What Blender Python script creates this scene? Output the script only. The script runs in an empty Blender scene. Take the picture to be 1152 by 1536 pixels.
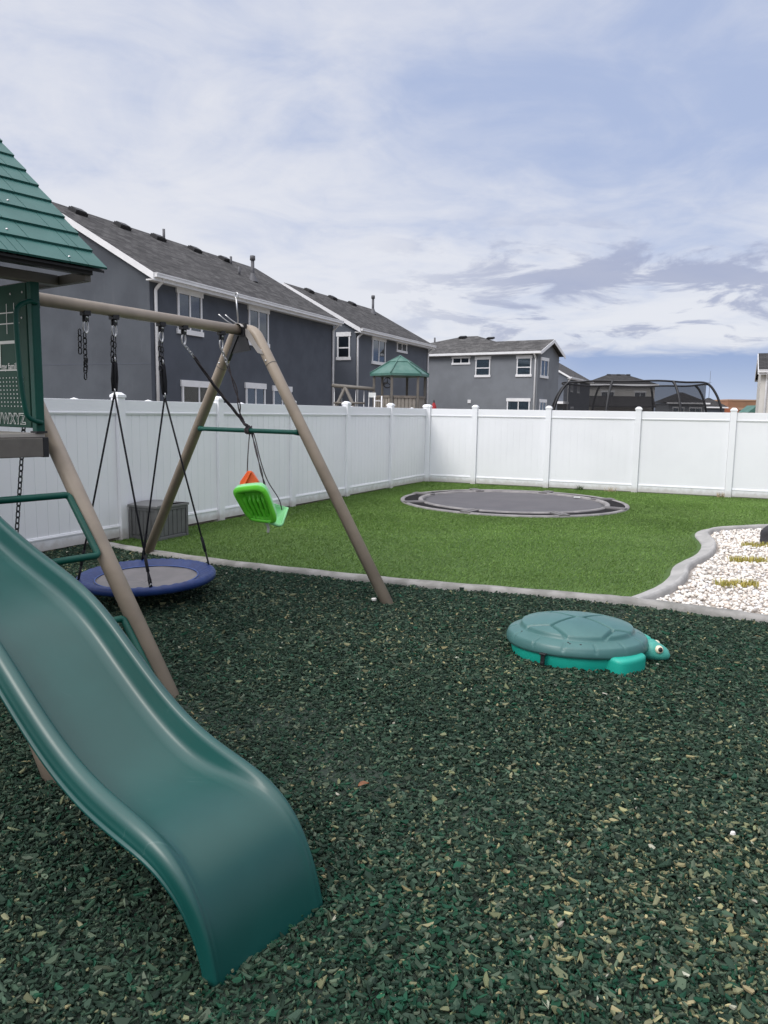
import bpy, math, random
import numpy as np
from mathutils import Vector, Matrix
R = math.radians
rng = np.random.default_rng(7)
random.seed(7)
scene = bpy.context.scene
col = scene.collection
V = lambda *a: Vector(a)

# ------------------------------------------------------------------ materials
class NT:
    def __init__(self, nt): self.nt = nt
    def n(self, t, **kw):
        nd = self.nt.nodes.new(t)
        for k, v in kw.items():
            if k.startswith('i_'):
                key = k[2:]
                key = int(key) if key.isdigit() else key.replace('_', ' ')
                nd.inputs[key].default_value = v
            else: setattr(nd, k, v)
        return nd
    def l(self, a, b): self.nt.links.new(a, b)
    def math(self, op, a, b=None, c=None, clamp=False):
        nd = self.nt.nodes.new('ShaderNodeMath'); nd.operation = op; nd.use_clamp = clamp
        for i, x in enumerate((a, b, c)):
            if x is None: continue
            if hasattr(x, 'links') or hasattr(x, 'is_linked'): self.l(x, nd.inputs[i])
            else: nd.inputs[i].default_value = x
        return nd.outputs[0]
    def mix(self, f, a, b):
        nd = self.nt.nodes.new('ShaderNodeMix'); nd.data_type = 'RGBA'
        for s, x in ((nd.inputs[0], f), (nd.inputs[6], a), (nd.inputs[7], b)):
            if hasattr(x, 'is_linked'): self.l(x, s)
            elif isinstance(x, (int, float)): s.default_value = x
            else: s.default_value = (*x[:3], 1)
        return nd.outputs[2]
    def smooth(self, x, a, b):
        nd = self.nt.nodes.new('ShaderNodeMapRange'); nd.interpolation_type = 'SMOOTHSTEP'
        self.l(x, nd.inputs[0]); nd.inputs[1].default_value = a; nd.inputs[2].default_value = b
        return nd.outputs[0]
    def noise(self, vec, scale, detail=4, rough=.55, dist=0.0):
        nd = self.nt.nodes.new('ShaderNodeTexNoise'); self.l(vec, nd.inputs['Vector'])
        nd.inputs['Scale'].default_value = scale; nd.inputs['Detail'].default_value = detail
        nd.inputs['Roughness'].default_value = rough; nd.inputs['Distortion'].default_value = dist
        return nd.outputs['Fac']

MATS = {}
def pm(name, c, rough=.6, c2=None, scale=3.0, detail=4, bump=0.0, bscale=60.0, metal=0.0, spec=.5, stretch=None, contrast=(.35, .65), rvar=0.0):
    """principled material with procedural colour variation, roughness variation and bump"""
    if name in MATS: return MATS[name]
    m = bpy.data.materials.new(name); m.use_nodes = True; t = NT(m.node_tree)
    b = m.node_tree.nodes['Principled BSDF']
    b.inputs['Base Color'].default_value = (*c, 1); b.inputs['Roughness'].default_value = rough
    b.inputs['Metallic'].default_value = metal; b.inputs['Specular IOR Level'].default_value = spec
    geo = t.n('ShaderNodeNewGeometry'); vec = geo.outputs['Position']
    if stretch:
        mp = t.n('ShaderNodeMapping'); mp.inputs['Scale'].default_value = stretch; t.l(vec, mp.inputs['Vector']); vec = mp.outputs[0]
    if c2 is not None:
        f = t.smooth(t.noise(vec, scale, detail), *contrast)
        t.l(t.mix(f, c, c2), b.inputs['Base Color'])
    if rvar:
        f = t.noise(vec, scale * 1.7, 5)
        t.l(t.math('ADD', t.math('MULTIPLY', f, rvar), rough - rvar / 2), b.inputs['Roughness'])
    if bump:
        bn = t.n('ShaderNodeBump'); bn.inputs['Strength'].default_value = bump; bn.inputs['Distance'].default_value = .01
        t.l(t.noise(geo.outputs['Position'], bscale, 5, .6), bn.inputs['Height']); t.l(bn.outputs[0], b.inputs['Normal'])
    MATS[name] = m
    return m

def attr_mat(name, attr, rough=.8, spec=.3, trans=0.0):
    m = bpy.data.materials.new(name); m.use_nodes = True; t = NT(m.node_tree)
    b = m.node_tree.nodes['Principled BSDF']; b.inputs['Roughness'].default_value = rough; b.inputs['Specular IOR Level'].default_value = spec
    a = t.n('ShaderNodeAttribute', attribute_name=attr)
    t.l(a.outputs['Color'], b.inputs['Base Color'])
    return m

def shingle_mat(name, d, c1, c2, vs=7.0):
    """asphalt shingles: courses run along the direction d, counted by height"""
    m = bpy.data.materials.new(name); m.use_nodes = True; t = NT(m.node_tree)
    b = m.node_tree.nodes['Principled BSDF']; b.inputs['Roughness'].default_value = .95; b.inputs['Specular IOR Level'].default_value = .15
    geo = t.n('ShaderNodeNewGeometry')
    dot = t.n('ShaderNodeVectorMath', operation='DOT_PRODUCT'); t.l(geo.outputs['Position'], dot.inputs[0]); dot.inputs[1].default_value = (d[0], d[1], 0)
    sep = t.n('ShaderNodeSeparateXYZ'); t.l(geo.outputs['Position'], sep.inputs[0])
    cmb = t.n('ShaderNodeCombineXYZ'); t.l(dot.outputs['Value'], cmb.inputs[0]); t.l(t.math('MULTIPLY', sep.outputs[2], 1.9), cmb.inputs[1])
    br = t.n('ShaderNodeTexBrick'); t.l(cmb.outputs[0], br.inputs['Vector'])
    br.inputs['Scale'].default_value = 1.0; br.inputs['Brick Width'].default_value = .32; br.inputs['Row Height'].default_value = .15
    br.inputs['Mortar Size'].default_value = .008; br.offset = .37
    br.inputs['Color1'].default_value = (*c1, 1); br.inputs['Color2'].default_value = (*c2, 1); br.inputs['Mortar'].default_value = (c1[0] * .5, c1[1] * .5, c1[2] * .5, 1)
    n = t.noise(cmb.outputs[0], 2.2, 6, .7); n2 = t.noise(geo.outputs['Position'], 40, 3)
    k = t.math('ADD', t.math('MULTIPLY', n, 1.0), t.math('MULTIPLY', n2, .6))
    mx = t.n('ShaderNodeMix', data_type='RGBA', blend_type='MULTIPLY'); mx.inputs[0].default_value = 1
    t.l(br.outputs['Color'], mx.inputs[6]); 
    cc = t.n('ShaderNodeCombineColor'); [t.l(k, cc.inputs[i]) for i in range(3)]
    t.l(cc.outputs[0], mx.inputs[7]); t.l(mx.outputs[2], b.inputs['Base Color'])
    bn = t.n('ShaderNodeBump'); bn.inputs['Strength'].default_value = .5; bn.inputs['Distance'].default_value = .02
    t.l(br.outputs['Fac'], bn.inputs['Height']); bn.invert = True; t.l(bn.outputs[0], b.inputs['Normal'])
    return m

def net_mat(name, c, cover):
    m = bpy.data.materials.new(name); m.use_nodes = True; t = NT(m.node_tree)
    b = m.node_tree.nodes['Principled BSDF']; b.inputs['Base Color'].default_value = (*c, 1); b.inputs['Roughness'].default_value = .9
    out = m.node_tree.nodes['Material Output']; tr = t.n('ShaderNodeBsdfTransparent'); mx = t.n('ShaderNodeMixShader')
    mx.inputs[0].default_value = cover; t.l(tr.outputs[0], mx.inputs[1]); t.l(b.outputs[0], mx.inputs[2]); t.l(mx.outputs[0], out.inputs[0])
    return m

def glass_mat(name):
    m = bpy.data.materials.new(name); m.use_nodes = True; t = NT(m.node_tree)
    out = m.node_tree.nodes['Material Output']; tr = t.n('ShaderNodeBsdfTransparent'); tr.inputs[0].default_value = (.62, .68, .72, 1)
    gl = t.n('ShaderNodeBsdfGlossy'); gl.inputs['Roughness'].default_value = .03; gl.inputs[0].default_value = (.8, .85, .9, 1)
    lw = t.n('ShaderNodeLayerWeight'); lw.inputs[0].default_value = .3
    mx = t.n('ShaderNodeMixShader'); t.l(t.math('ADD', lw.outputs['Fresnel'], .10, clamp=True), mx.inputs[0])
    t.l(tr.outputs[0], mx.inputs[1]); t.l(gl.outputs[0], mx.inputs[2]); t.l(mx.outputs[0], out.inputs[0])
    return m

M = dict(
    vinyl=pm('white_vinyl', (.85, .86, .88), .35, (.80, .81, .83), .9, bump=.02, bscale=20, contrast=(.3, .8)),
    tan=pm('tan_powder_coat', (.335, .275, .212), .42, (.285, .235, .182), 5, bump=.03, bscale=250, rvar=.12),
    taupe=pm('taupe_steel', (.16, .145, .125), .55, (.13, .118, .103), 6),
    green=pm('green_steel', (.003, .075, .054), .42, (.003, .064, .047), 5, rvar=.1, spec=.3),
    slide=pm('slide_plastic', (.004, .056, .049), .34, (.006, .066, .058), 2.2, bump=.015, bscale=90, rvar=.14, spec=.55),
    roofp=pm('green_roof_plastic', (.017, .100, .088), .5, (.025, .118, .104), 4, bump=.03, bscale=90, rvar=.1),
    board=pm('dark_green_board', (.008, .05, .032), .5, (.012, .06, .04), 3, spec=.25),
    black=pm('black_steel', (.012, .012, .014), .5),
    chain=pm('black_vinyl_chain', (.014, .014, .018), .42),
    zinc=pm('zinc', (.55, .55, .55), .35, metal=.9),
    paint=pm('white_print', (.7, .72, .7), .6),
    rope=pm('black_rope', (.012, .012, .016), .85, bump=.4, bscale=300),
    grope=pm('grey_rope', (.075, .06, .065), .85, (.045, .04, .045), 60, bump=.4, bscale=300),
    blue=pm('blue_vinyl', (.008, .027, .125), .5, (.012, .037, .155), 8, bump=.25, bscale=22),
    matg=pm('grey_mat', (.2, .185, .185), .7, (.17, .16, .16), 6, bump=.05, bscale=300),
    lime=pm('lime_plastic', (.15, .72, .04), .35, (.17, .75, .05), 6),
    mint=pm('mint_plastic', (.30, .76, .34), .35),
    orange=pm('orange_plastic', (.85, .13, .015), .4),
    strap=pm('pale_webbing', (.68, .67, .62), .8),
    lid=pm('turtle_lid_plastic', (.048, .135, .130), .38, (.057, .15, .144), 5, bump=.03, bscale=120, rvar=.12),
    teal=pm('turtle_base_plastic', (.008, .33, .25), .42, (.012, .36, .275), 6, bump=.03, bscale=120),
    eye=pm('eye_white', (.75, .68, .5), .4),
    conc=pm('kerb_concrete', (.30, .29, .275), .92, (.19, .185, .17), 5, 7, bump=.35, bscale=45),
    boxg=pm('resin_grey', (.125, .125, .125), .55, (.105, .105, .107), 7, bump=.06, bscale=80),
    boxl=pm('resin_lid_grey', (.17, .17, .168), .55, (.15, .15, .15), 7, bump=.06, bscale=80),
    tring=pm('grey_padding', (.27, .255, .25), .75, (.19, .18, .18), 4, bump=.1, bscale=40),
    tmat=pm('trampoline_mat', (.105, .10, .108), .7, (.09, .086, .094), 2, spec=.3),
    vent=pm('black_vent_mesh', (.012, .011, .012), .9, (.02, .019, .02), 60, spec=.1),
    stuccoA=pm('slate_stucco', (.088, .099, .122), .95, (.073, .082, .102), 1.2, 8, bump=.35, bscale=35),
    stuccoA2=pm('slate_stucco_weathered', (.086, .096, .112), .95, (.068, .076, .090), .8, 9, bump=.35, bscale=35),
    stuccoB=pm('grey_stucco', (.118, .131, .156), .95, (.102, .114, .136), 1.2, 8, bump=.35, bscale=35),
    stuccoC=pm('mid_grey_stucco', (.2, .214, .234), .95, (.178, .19, .208), 1.2, 8, bump=.35, bscale=35),
    cream=pm('cream_stucco', (.62, .6, .56), .9, (.57, .55, .51), 1.5, bump=.2, bscale=30),
    brown=pm('brown_masonry', (.30, .17, .10), .9, (.25, .14, .085), .4),
    brick=pm('orange_masonry', (.36, .12, .06), .9, (.3, .1, .05), .6),
    trim=pm('white_trim', (.80, .80, .81), .5, (.74, .74, .75), 3),
    glass=glass_mat('window_glass'),
    blind=pm('blind_slats', (.62, .62, .62), .6),
    conc2=pm('edging_concrete', (.40, .39, .375), .9, (.31, .305, .295), 4, 7, bump=.12, bscale=60),
    dark=pm('room_shade_paint', (.03, .033, .038), .8),  # flat dark colour standing in for unlit rooms behind the panes
    net=net_mat('enclosure_net', (.010, .010, .012), .52),
    gplay=pm('weathered_green_plastic', (.045, .135, .11), .55, (.085, .18, .15), 4),
    mulchbed=pm('mulch_ground', (.016, .027, .020), 1.0, (.028, .042, .03), 30, 6, bump=.6, bscale=60),
    turf=pm('turf_backing', (.05, .10, .019), 1.0, (.062, .118, .023), 2.5, 8, bump=.4, bscale=120),
    rockbed=pm('rock_bed_ground', (.5, .45, .4), 1.0, (.25, .22, .19), 25, 6),
    soil=pm('far_ground', (.17, .15, .12), 1.0, (.12, .11, .085), .3, 8),
    boulder=pm('charcoal_stone', (.05, .05, .056), .9, (.035, .035, .04), 8, bump=.5, bscale=18),
    red=pm('red_canvas', (.32, .02, .025), .8),
    pvc=pm('grey_pipe', (.1, .1, .11), .6),
)

def overlay(m, fac_fn, colr):
    t = NT(m.node_tree); b = m.node_tree.nodes['Principled BSDF']; src = b.inputs['Base Color'].links[0].from_socket
    geo = t.n('ShaderNodeNewGeometry'); t.l(t.mix(fac_fn(t, geo.outputs['Position']), src, colr), b.inputs['Base Color'])
def foot_dirt(t, P_):   # soil splashed up the lowest hand's breadth
    sp_ = t.n('ShaderNodeSeparateXYZ'); t.l(P_, sp_.inputs[0]); h = t.math('ADD', sp_.outputs[2], t.math('MULTIPLY', t.noise(P_, 9, 5), -.16))
    return t.math('MULTIPLY', t.smooth(h, .10, -.04), .55)
overlay(M['vinyl'], foot_dirt, (.33, .29, .23))
def scuffs(t, P_):      # fine scratches running down the chute
    mp_ = t.n('ShaderNodeMapping'); mp_.inputs['Rotation'].default_value = (0, 0, R(36.7)); mp_.inputs['Scale'].default_value = (1.2, 26, 2); t.l(P_, mp_.inputs[0])
    a_ = t.smooth(t.noise(mp_.outputs[0], 3.0, 3, .5, .4), .66, .74); b_ = t.smooth(t.noise(P_, 2.2, 4), .5, .62)
    return t.math('MULTIPLY', t.math('MULTIPLY', a_, b_), .35)
overlay(M['slide'], scuffs, (.12, .2, .19))
def runs(t, P_):        # pale streaks down the render of the nearest house
    mp_ = t.n('ShaderNodeMapping'); mp_.inputs['Scale'].default_value = (3.2, 3.2, .35); t.l(P_, mp_.inputs[0])
    return t.math('MULTIPLY', t.smooth(t.noise(mp_.outputs[0], 2.6, 8, .72), .56, .80), .35)
overlay(M['stuccoA2'], runs, (.15, .155, .17)); overlay(M['stuccoA'], runs, (.11, .115, .14))

# ------------------------------------------------------------------ mesh builder
class MB:
    def __init__(self): self.v = []; self.f = []; self.s = []
    def add(self, vs, fs, smooth=False):
        o = len(self.v); self.v += [tuple(p) for p in vs]; self.f += [tuple(i + o for i in q) for q in fs]; self.s += [smooth] * len(fs)
        return self
    def boxf(self, c, ax, ay, az):
        """box by centre and three half-axis vectors"""
        c, ax, ay, az = map(Vector, (c, ax, ay, az)); vs = []
        for k in (-1, 1):
            for j in (-1, 1):
                for i in (-1, 1): vs.append(c + ax * i + ay * j + az * k)
        fs = [(0, 2, 3, 1), (4, 5, 7, 6), (0, 1, 5, 4), (2, 6, 7, 3), (0, 4, 6, 2), (1, 3, 7, 5)]
        if ax.cross(ay).dot(az) < 0: fs = [q[::-1] for q in fs]
        return self.add(vs, fs)
    def prism(self, poly, d):
        """extrude a planar polygon (3D points) by vector d"""
        n = len(poly); d = Vector(d); p = [Vector(x) for x in poly]; vs = p + [x + d for x in p]
        nn = V(0, 0, 0)
        for i in range(n): nn += p[i].cross(p[(i + 1) % n])
        fs = [tuple(range(n - 1, -1, -1)), tuple(range(n, 2 * n))] + [(i, (i + 1) % n, (i + 1) % n + n, i + n) for i in range(n)]
        if nn.dot(d) < 0: fs = [q[::-1] for q in fs]
        return self.add(vs, fs)
    def tube(self, pts, r, n=10, caps=True, closed=False, smooth=True):
        p = [Vector(x) for x in pts]; m = len(p); rs = r if isinstance(r, (list, tuple)) else [r] * m
        T = []
        for i in range(m):
            a = p[(i - 1) % m] if (closed or i > 0) else p[i]; b = p[(i + 1) % m] if (closed or i < m - 1) else p[i]
            T.append((b - a).normalized())
        up = V(0, 0, 1) if abs(T[0].z) < .9 else V(1, 0, 0)
        N = (up - T[0] * up.dot(T[0])).normalized(); vs = []
        for i in range(m):
            N = (N - T[i] * N.dot(T[i])).normalized(); B = T[i].cross(N)
            for k in range(n):
                a = 2 * math.pi * k / n; vs.append(p[i] + (N * math.cos(a) + B * math.sin(a)) * rs[i])
        fs = []
        for i in range(m if closed else m - 1):
            j = (i + 1) % m
            for k in range(n): fs.append((i * n + k, i * n + (k + 1) % n, j * n + (k + 1) % n, j * n + k))
        self.add(vs, fs, smooth)
        if caps and not closed:
            o = len(self.v) - len(vs)
            self.f += [tuple(o + k for k in range(n - 1, -1, -1)), tuple(o + (m - 1) * n + k for k in range(n))]; self.s += [False, False]
        return self
    def grid(self, rows, smooth=True, closed=False, flip=False):
        n = len(rows[0]); vs = [p for r in rows for p in r]; fs = []
        for i in range(len(rows) - 1):
            for k in range(n if closed else n - 1):
                q = (i * n + k, i * n + (k + 1) % n, (i + 1) * n + (k + 1) % n, (i + 1) * n + k); fs.append(q[::-1] if flip else q)
        return self.add(vs, fs, smooth)
    def lathe(self, c, prof, n=32, smooth=True, ax=None, squash=None):
        """prof: list of (r, z) from top to bottom"""
        c = Vector(c); rows = []
        for r, z in prof:
            row = []
            for k in range(n):
                a = 2 * math.pi * k / n; q = V(r * math.cos(a), r * math.sin(a), z)
                if ax is not None: q = ax @ q
                row.append(c + q)
            rows.append(row)
        return self.grid(rows, smooth, True, flip=False)
    def ball(self, c, rx, ry, rz, n=16, m=10, rot=None):
        c = Vector(c); rows = []
        for i in range(m + 1):
            th = math.pi * i / m; row = []
            for k in range(n):
                a = 2 * math.pi * k / n; q = V(rx * math.sin(th) * math.cos(a), ry * math.sin(th) * math.sin(a), rz * math.cos(th))
                row.append(c + (rot @ q if rot else q))
            rows.append(row)
        return self.grid(rows, True, True)
    def build(self, name, mat, parent=None, loc=None, bevel=0.0, solid=0.0):
        root = Vector((0, 0, 0))
        if parent is not None: root = WL[parent.name]
        l = Vector(loc) if loc is not None else root
        me = bpy.data.meshes.new(name)
        me.from_pydata([tuple(Vector(p) - l) for p in self.v], [], self.f)
        me.polygons.foreach_set('use_smooth', self.s); me.materials.append(mat); me.update()
        o = bpy.data.objects.new(name, me); col.objects.link(o)
        if parent is not None: o.parent = parent; o.location = l - root
        else: o.location = l
        WL[o.name] = l
        if solid:
            s = o.modifiers.new('Solidify', 'SOLIDIFY'); s.thickness = solid; s.offset = -1
        if bevel:
            b = o.modifiers.new('Bevel', 'BEVEL'); b.width = bevel; b.segments = 2; b.limit_method = 'ANGLE'; b.angle_limit = R(40)
        return o
WL = {}
def thing(name, loc, label, cat, group=None):
    o = bpy.data.objects.new(name, None); col.objects.link(o); o.location = loc; WL[o.name] = Vector(loc)
    o.empty_display_size = .1
    return tag(o, label, cat, group)
def tag(o, label=None, cat=None, group=None, kind=None):
    if label: o['label'] = label
    if cat: o['category'] = cat
    if group: o['group'] = group
    if kind: o['kind'] = kind
    return o
def struct(o): o['kind'] = 'structure'; return o
def rounded(pts, rad, seg=6):
    """round the corners of a 3D polyline"""
    p = [Vector(x) for x in pts]; out = [p[0]]
    for i in range(1, len(p) - 1):
        a, b, c = p[i - 1], p[i], p[i + 1]; r = min(rad, (a - b).length * .48, (c - b).length * .48)
        s = b + (a - b).normalized() * r; e = b + (c - b).normalized() * r
        for k in range(seg + 1):
            u = k / seg; out.append(s * (1 - u) ** 2 + b * 2 * u * (1 - u) + e * u * u)
    return out + [p[-1]]
def spline(pts, n):
    p = np.array(pts, float); m = len(p); out = []
    for i in range(m - 1):
        p0, p1, p2, p3 = p[max(i - 1, 0)], p[i], p[i + 1], p[min(i + 2, m - 1)]
        for k in range(n):
            u = k / n
            out.append(.5 * (2 * p1 + (p2 - p0) * u + (2 * p0 - 5 * p1 + 4 * p2 - p3) * u * u + (3 * p1 - p0 - 3 * p2 + p3) * u ** 3))
    out.append(p[-1]); return [Vector(x) for x in out]
def chain_mb(mb, a, b, L=.058, r=.0052, w=.0145):
    """links of welded chain between two points"""
    a, b = Vector(a), Vector(b); d = (b - a); n = max(1, round(d.length / (L - 2 * r - .003))); st = d / n; T = d.normalized()
    X = T.cross(V(.3, 1, .2)).normalized(); Y = T.cross(X)
    for i in range(n):
        c = a + st * (i + .5); S = X if i % 2 else Y; h = L / 2 - w; pts = []
        for k in range(5): an = math.pi * k / 4; pts.append(c + T * (h + w * math.sin(an) * .9) + S * w * math.cos(an))
        for k in range(5): an = math.pi + math.pi * k / 4; pts.append(c + T * (-h + w * math.sin(an) * .9) + S * w * math.cos(an))
        mb.tube(pts, r, 5, closed=True)
    return mb

# ------------------------------------------------------------------ camera
FPX, HC = 1140.0, 1.73
cam = bpy.data.cameras.new('camera'); cam.sensor_fit = 'VERTICAL'; cam.sensor_height = 36; cam.lens = FPX / 1536 * 36
cam.clip_end = 2000; cam.clip_start = .05
co = bpy.data.objects.new('camera', cam); col.objects.link(co); co.location = (0, 0, HC)
pt, ro = math.atan(150 / FPX), .0155
f = V(0, math.cos(pt), -math.sin(pt)); u0 = V(0, math.sin(pt), math.cos(pt)); r0 = V(1, 0, 0)
rr = r0 * math.cos(ro) + u0 * math.sin(ro); uu = u0 * math.cos(ro) - r0 * math.sin(ro)
co.rotation_euler = Matrix((rr, uu, -f)).transposed().to_euler()
scene.camera = co

# ------------------------------------------------------------------ sky and sun
SUN_EL, SUN_AZ = R(42), R(228)          # azimuth clockwise from +Y: the sun stands behind and to the left of the camera
world = bpy.data.worlds.new('World'); scene.world = world; world.use_nodes = True
t = NT(world.node_tree); bg = world.node_tree.nodes['Background']
sky = t.n('ShaderNodeTexSky', sky_type='NISHITA', sun_disc=False, sun_elevation=SUN_EL, sun_rotation=SUN_AZ, air_density=1.0, dust_density=1.5, ozone_density=1.5)
tc = t.n('ShaderNodeTexCoord'); D = tc.outputs['Generated']
sp = t.n('ShaderNodeSeparateXYZ'); t.l(D, sp.inputs[0]); X, Y, Z = sp.outputs
zz = t.math('ADD', t.math('MAXIMUM', Z, 0.0), .14)
px, py = t.math('DIVIDE', X, zz), t.math('DIVIDE', Y, zz)
cb = t.n('ShaderNodeCombineXYZ'); t.l(px, cb.inputs[0]); t.l(py, cb.inputs[1]); P = cb.outputs[0]
mp = t.n('ShaderNodeMapping'); mp.inputs['Rotation'].default_value = (0, 0, R(-24)); mp.inputs['Scale'].default_value = (.95, 1.0, 1); t.l(P, mp.inputs[0])
big = t.noise(P, .9, 3, .5, .7)
med = t.noise(mp.outputs[0], 2.3, 8, .58, .8)
fine = t.noise(mp.outputs[0], 7.0, 8, .6, .6)
# deck brightness: pale at the left of the view and low down, lavender blue higher at the right
side = t.smooth(t.math('ADD', X, t.math('MULTIPLY', Z, .25)), -.5, .45)
low = t.smooth(Z, .34, .10)
wv = t.math('ADD', t.math('ADD', t.math('MULTIPLY', big, .70), t.math('MULTIPLY', med, .74)), t.math('MULTIPLY', fine, .22))
wv = t.math('SUBTRACT', wv, t.math('MULTIPLY', side, .34))
wv = t.math('ADD', wv, t.math('MULTIPLY', low, .30))
white = t.smooth(wv, .34, .96)
lav, pale = (3.85, 4.6, 6.6), (7.15, 7.25, 7.8)
deck = t.mix(white, lav, pale)
# darker grey clumps low in the deck
mp2 = t.n('ShaderNodeMapping'); mp2.inputs['Location'].default_value = (3.1, 1.7, 0); mp2.inputs['Rotation'].default_value = (0, 0, R(12)); mp2.inputs['Scale'].default_value = (.8, .9, 1); t.l(P, mp2.inputs[0])
cl = t.noise(mp2.outputs[0], 2.1, 7, .6, .5)
band = t.math('MULTIPLY', t.smooth(Z, .07, .095), t.smooth(Z, .25, .18))
clump = t.math('MULTIPLY', t.smooth(cl, .485, .575), band)
clump = t.math('MULTIPLY', clump, t.smooth(X, -.1, .22))
deck = t.mix(t.math('MULTIPLY', clump, .82), deck, (3.3, 3.6, 5.05))
# the deck ends far out on the right: clear blue air under it
edge = t.math('ADD', Z, t.math('MULTIPLY', t.math('SUBTRACT', med, .5), .03))
clear = t.math('MULTIPLY', t.smooth(edge, .088, .070), t.smooth(X, .1, .26))
strk = t.noise(mp.outputs[0], .35, 4, .5)
blue = t.mix(.86, sky.outputs[0], t.mix(t.smooth(t.math('ADD', Z, t.math('MULTIPLY', strk, .03)), .012, .09), (5.1, 6.0, 7.8), (2.65, 3.5, 5.9)))
deck = t.mix(.10, deck, sky.outputs[0])
c = t.mix(clear, deck, blue)
c = t.mix(t.smooth(Z, .45, .75), c, (6.3, 6.3, 6.65)); c = t.mix(t.math('MULTIPLY', t.smooth(Y, .05, -.3), t.smooth(Z, .5, .25)), c, (3.1, 3.1, 3.3))  # low sky behind the camera darkened where an unseen house would block it
# an overcast dome is brighter overhead and behind the camera, towards the hidden sun
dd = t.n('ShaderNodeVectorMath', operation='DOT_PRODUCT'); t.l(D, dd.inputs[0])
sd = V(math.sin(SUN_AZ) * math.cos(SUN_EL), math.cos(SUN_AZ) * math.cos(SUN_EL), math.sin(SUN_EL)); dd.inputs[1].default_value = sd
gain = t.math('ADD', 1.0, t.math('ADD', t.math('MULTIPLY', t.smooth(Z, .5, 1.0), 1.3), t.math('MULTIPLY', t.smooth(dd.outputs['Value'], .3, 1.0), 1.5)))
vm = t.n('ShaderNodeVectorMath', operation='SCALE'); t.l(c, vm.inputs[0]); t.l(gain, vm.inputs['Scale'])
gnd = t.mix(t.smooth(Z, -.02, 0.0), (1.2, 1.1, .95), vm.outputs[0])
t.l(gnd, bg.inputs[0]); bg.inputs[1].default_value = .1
sun = bpy.data.lights.new('sun', 'SUN'); sun.energy = 1.15; sun.angle = R(20); sun.color = (1, .95, .88)
so = bpy.data.objects.new('sun', sun); col.objects.link(so); so.rotation_euler = (-sd).to_track_quat('-Z', 'Y').to_euler()
scene.view_settings.view_transform = 'Standard'; scene.view_settings.look = 'None'; scene.view_settings.exposure = .2; scene.view_settings.gamma = 1
scene.cycles.use_adaptive_sampling = True; scene.cycles.use_denoising = True
scene.cycles.max_bounces = 6; scene.cycles.transparent_max_bounces = 12

# ------------------------------------------------------------------ ground sheets
def sheet(name, poly, z, mat):
    mb = MB(); mb.add([(x, y, z) for x, y in poly], [tuple(range(len(poly)))]); return struct(mb.build(name, mat))
sheet('ground', [(-400, -60), (400, -60), (400, 900), (-400, 900)], -.012, M['soil'])
FC = V(1.015, 19.127, 0); w = V(.443, .8965, 0).normalized(); bd = V(.923, -.385, 0).normalized()
wn, bn_ = V(-w.y, w.x, 0), V(-bd.y, bd.x, 0)
K1 = [(-3.62, 9.47), (-3.4, 9.31), (-2.73, 8.86), (-1.83, 8.36), (-.88, 7.94), (.17, 7.52), (1.14, 7.22), (2.04, 6.95), (2.36, 6.83), (2.81, 6.58), (3.28, 6.29), (4.6, 5.45), (6.5, 4.2)]
K2 = [(2.37, 6.90), (2.83, 7.42), (3.17, 7.96), (3.45, 8.55), (4.0, 9.3), (4.40, 10.1), (4.66, 10.96), (5.02, 11.43), (5.53, 11.66), (6.06, 11.85), (7.2, 12.1), (9.5, 12.4)]
K1s = [(p.x, p.y) for p in spline([(*p, 0) for p in K1], 6)]; K2s = [(p.x, p.y) for p in spline([(*p, 0) for p in K2], 8)]
fl0 = FC - w * 16; fr0 = FC + bd * 14
sheet('mulch_bed', [(-14, -4), (12, -4), (12, 1)] + K1s[::-1] + [tuple((FC - w * 10.9).xy), tuple((FC - w * 15).xy)], 0.0, M['mulchbed'])
sheet('lawn', K1s[:44] + K2s + [(16, 13.2), tuple(fr0.xy), tuple(FC.xy)], .008, M['turf'])
sheet('rock_bed', K1s[46:] + [(12, 1.0), (16, 13.0)] + K2s[::-1], .004, M['rockbed'])
def kerb(name, pts, prof, mat, wob=1.0):
    p = [V(x, y, 0) for x, y in pts]; rows = []
    for i in range(len(p)):
        T = (p[min(i + 1, len(p) - 1)] - p[max(i - 1, 0)]).normalized(); N = V(-T.y, T.x, 0)
        j = [.006 * wob * math.sin(i * 1.7 + k) for k in range(len(prof))]
        rows.append([p[i] + N * (a + j[k] * .5) + V(0, 0, h + j[k] * .3) for k, (a, h) in enumerate(prof)])
    mb = MB(); mb.grid(rows, True, flip=False); mb.add(rows[0], [tuple(range(len(prof)))]); mb.add(rows[-1], [tuple(range(len(prof)))]); return struct(mb.build(name, mat))
kerb('kerb', K1s, [(-.085, -.03), (-.08, .035), (-.06, .06), (0, .068), (.055, .06), (.075, .035), (.08, -.03)], M['conc'])
kerb('kerb', [(2.30, 6.84)] + K2s[1:], [(-.075, -.03), (-.072, .05), (-.058, .078), (-.03, .08), (-.005, .052), (.10, .034), (.112, .02), (.112, -.03)], M['conc2'], .4)

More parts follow.
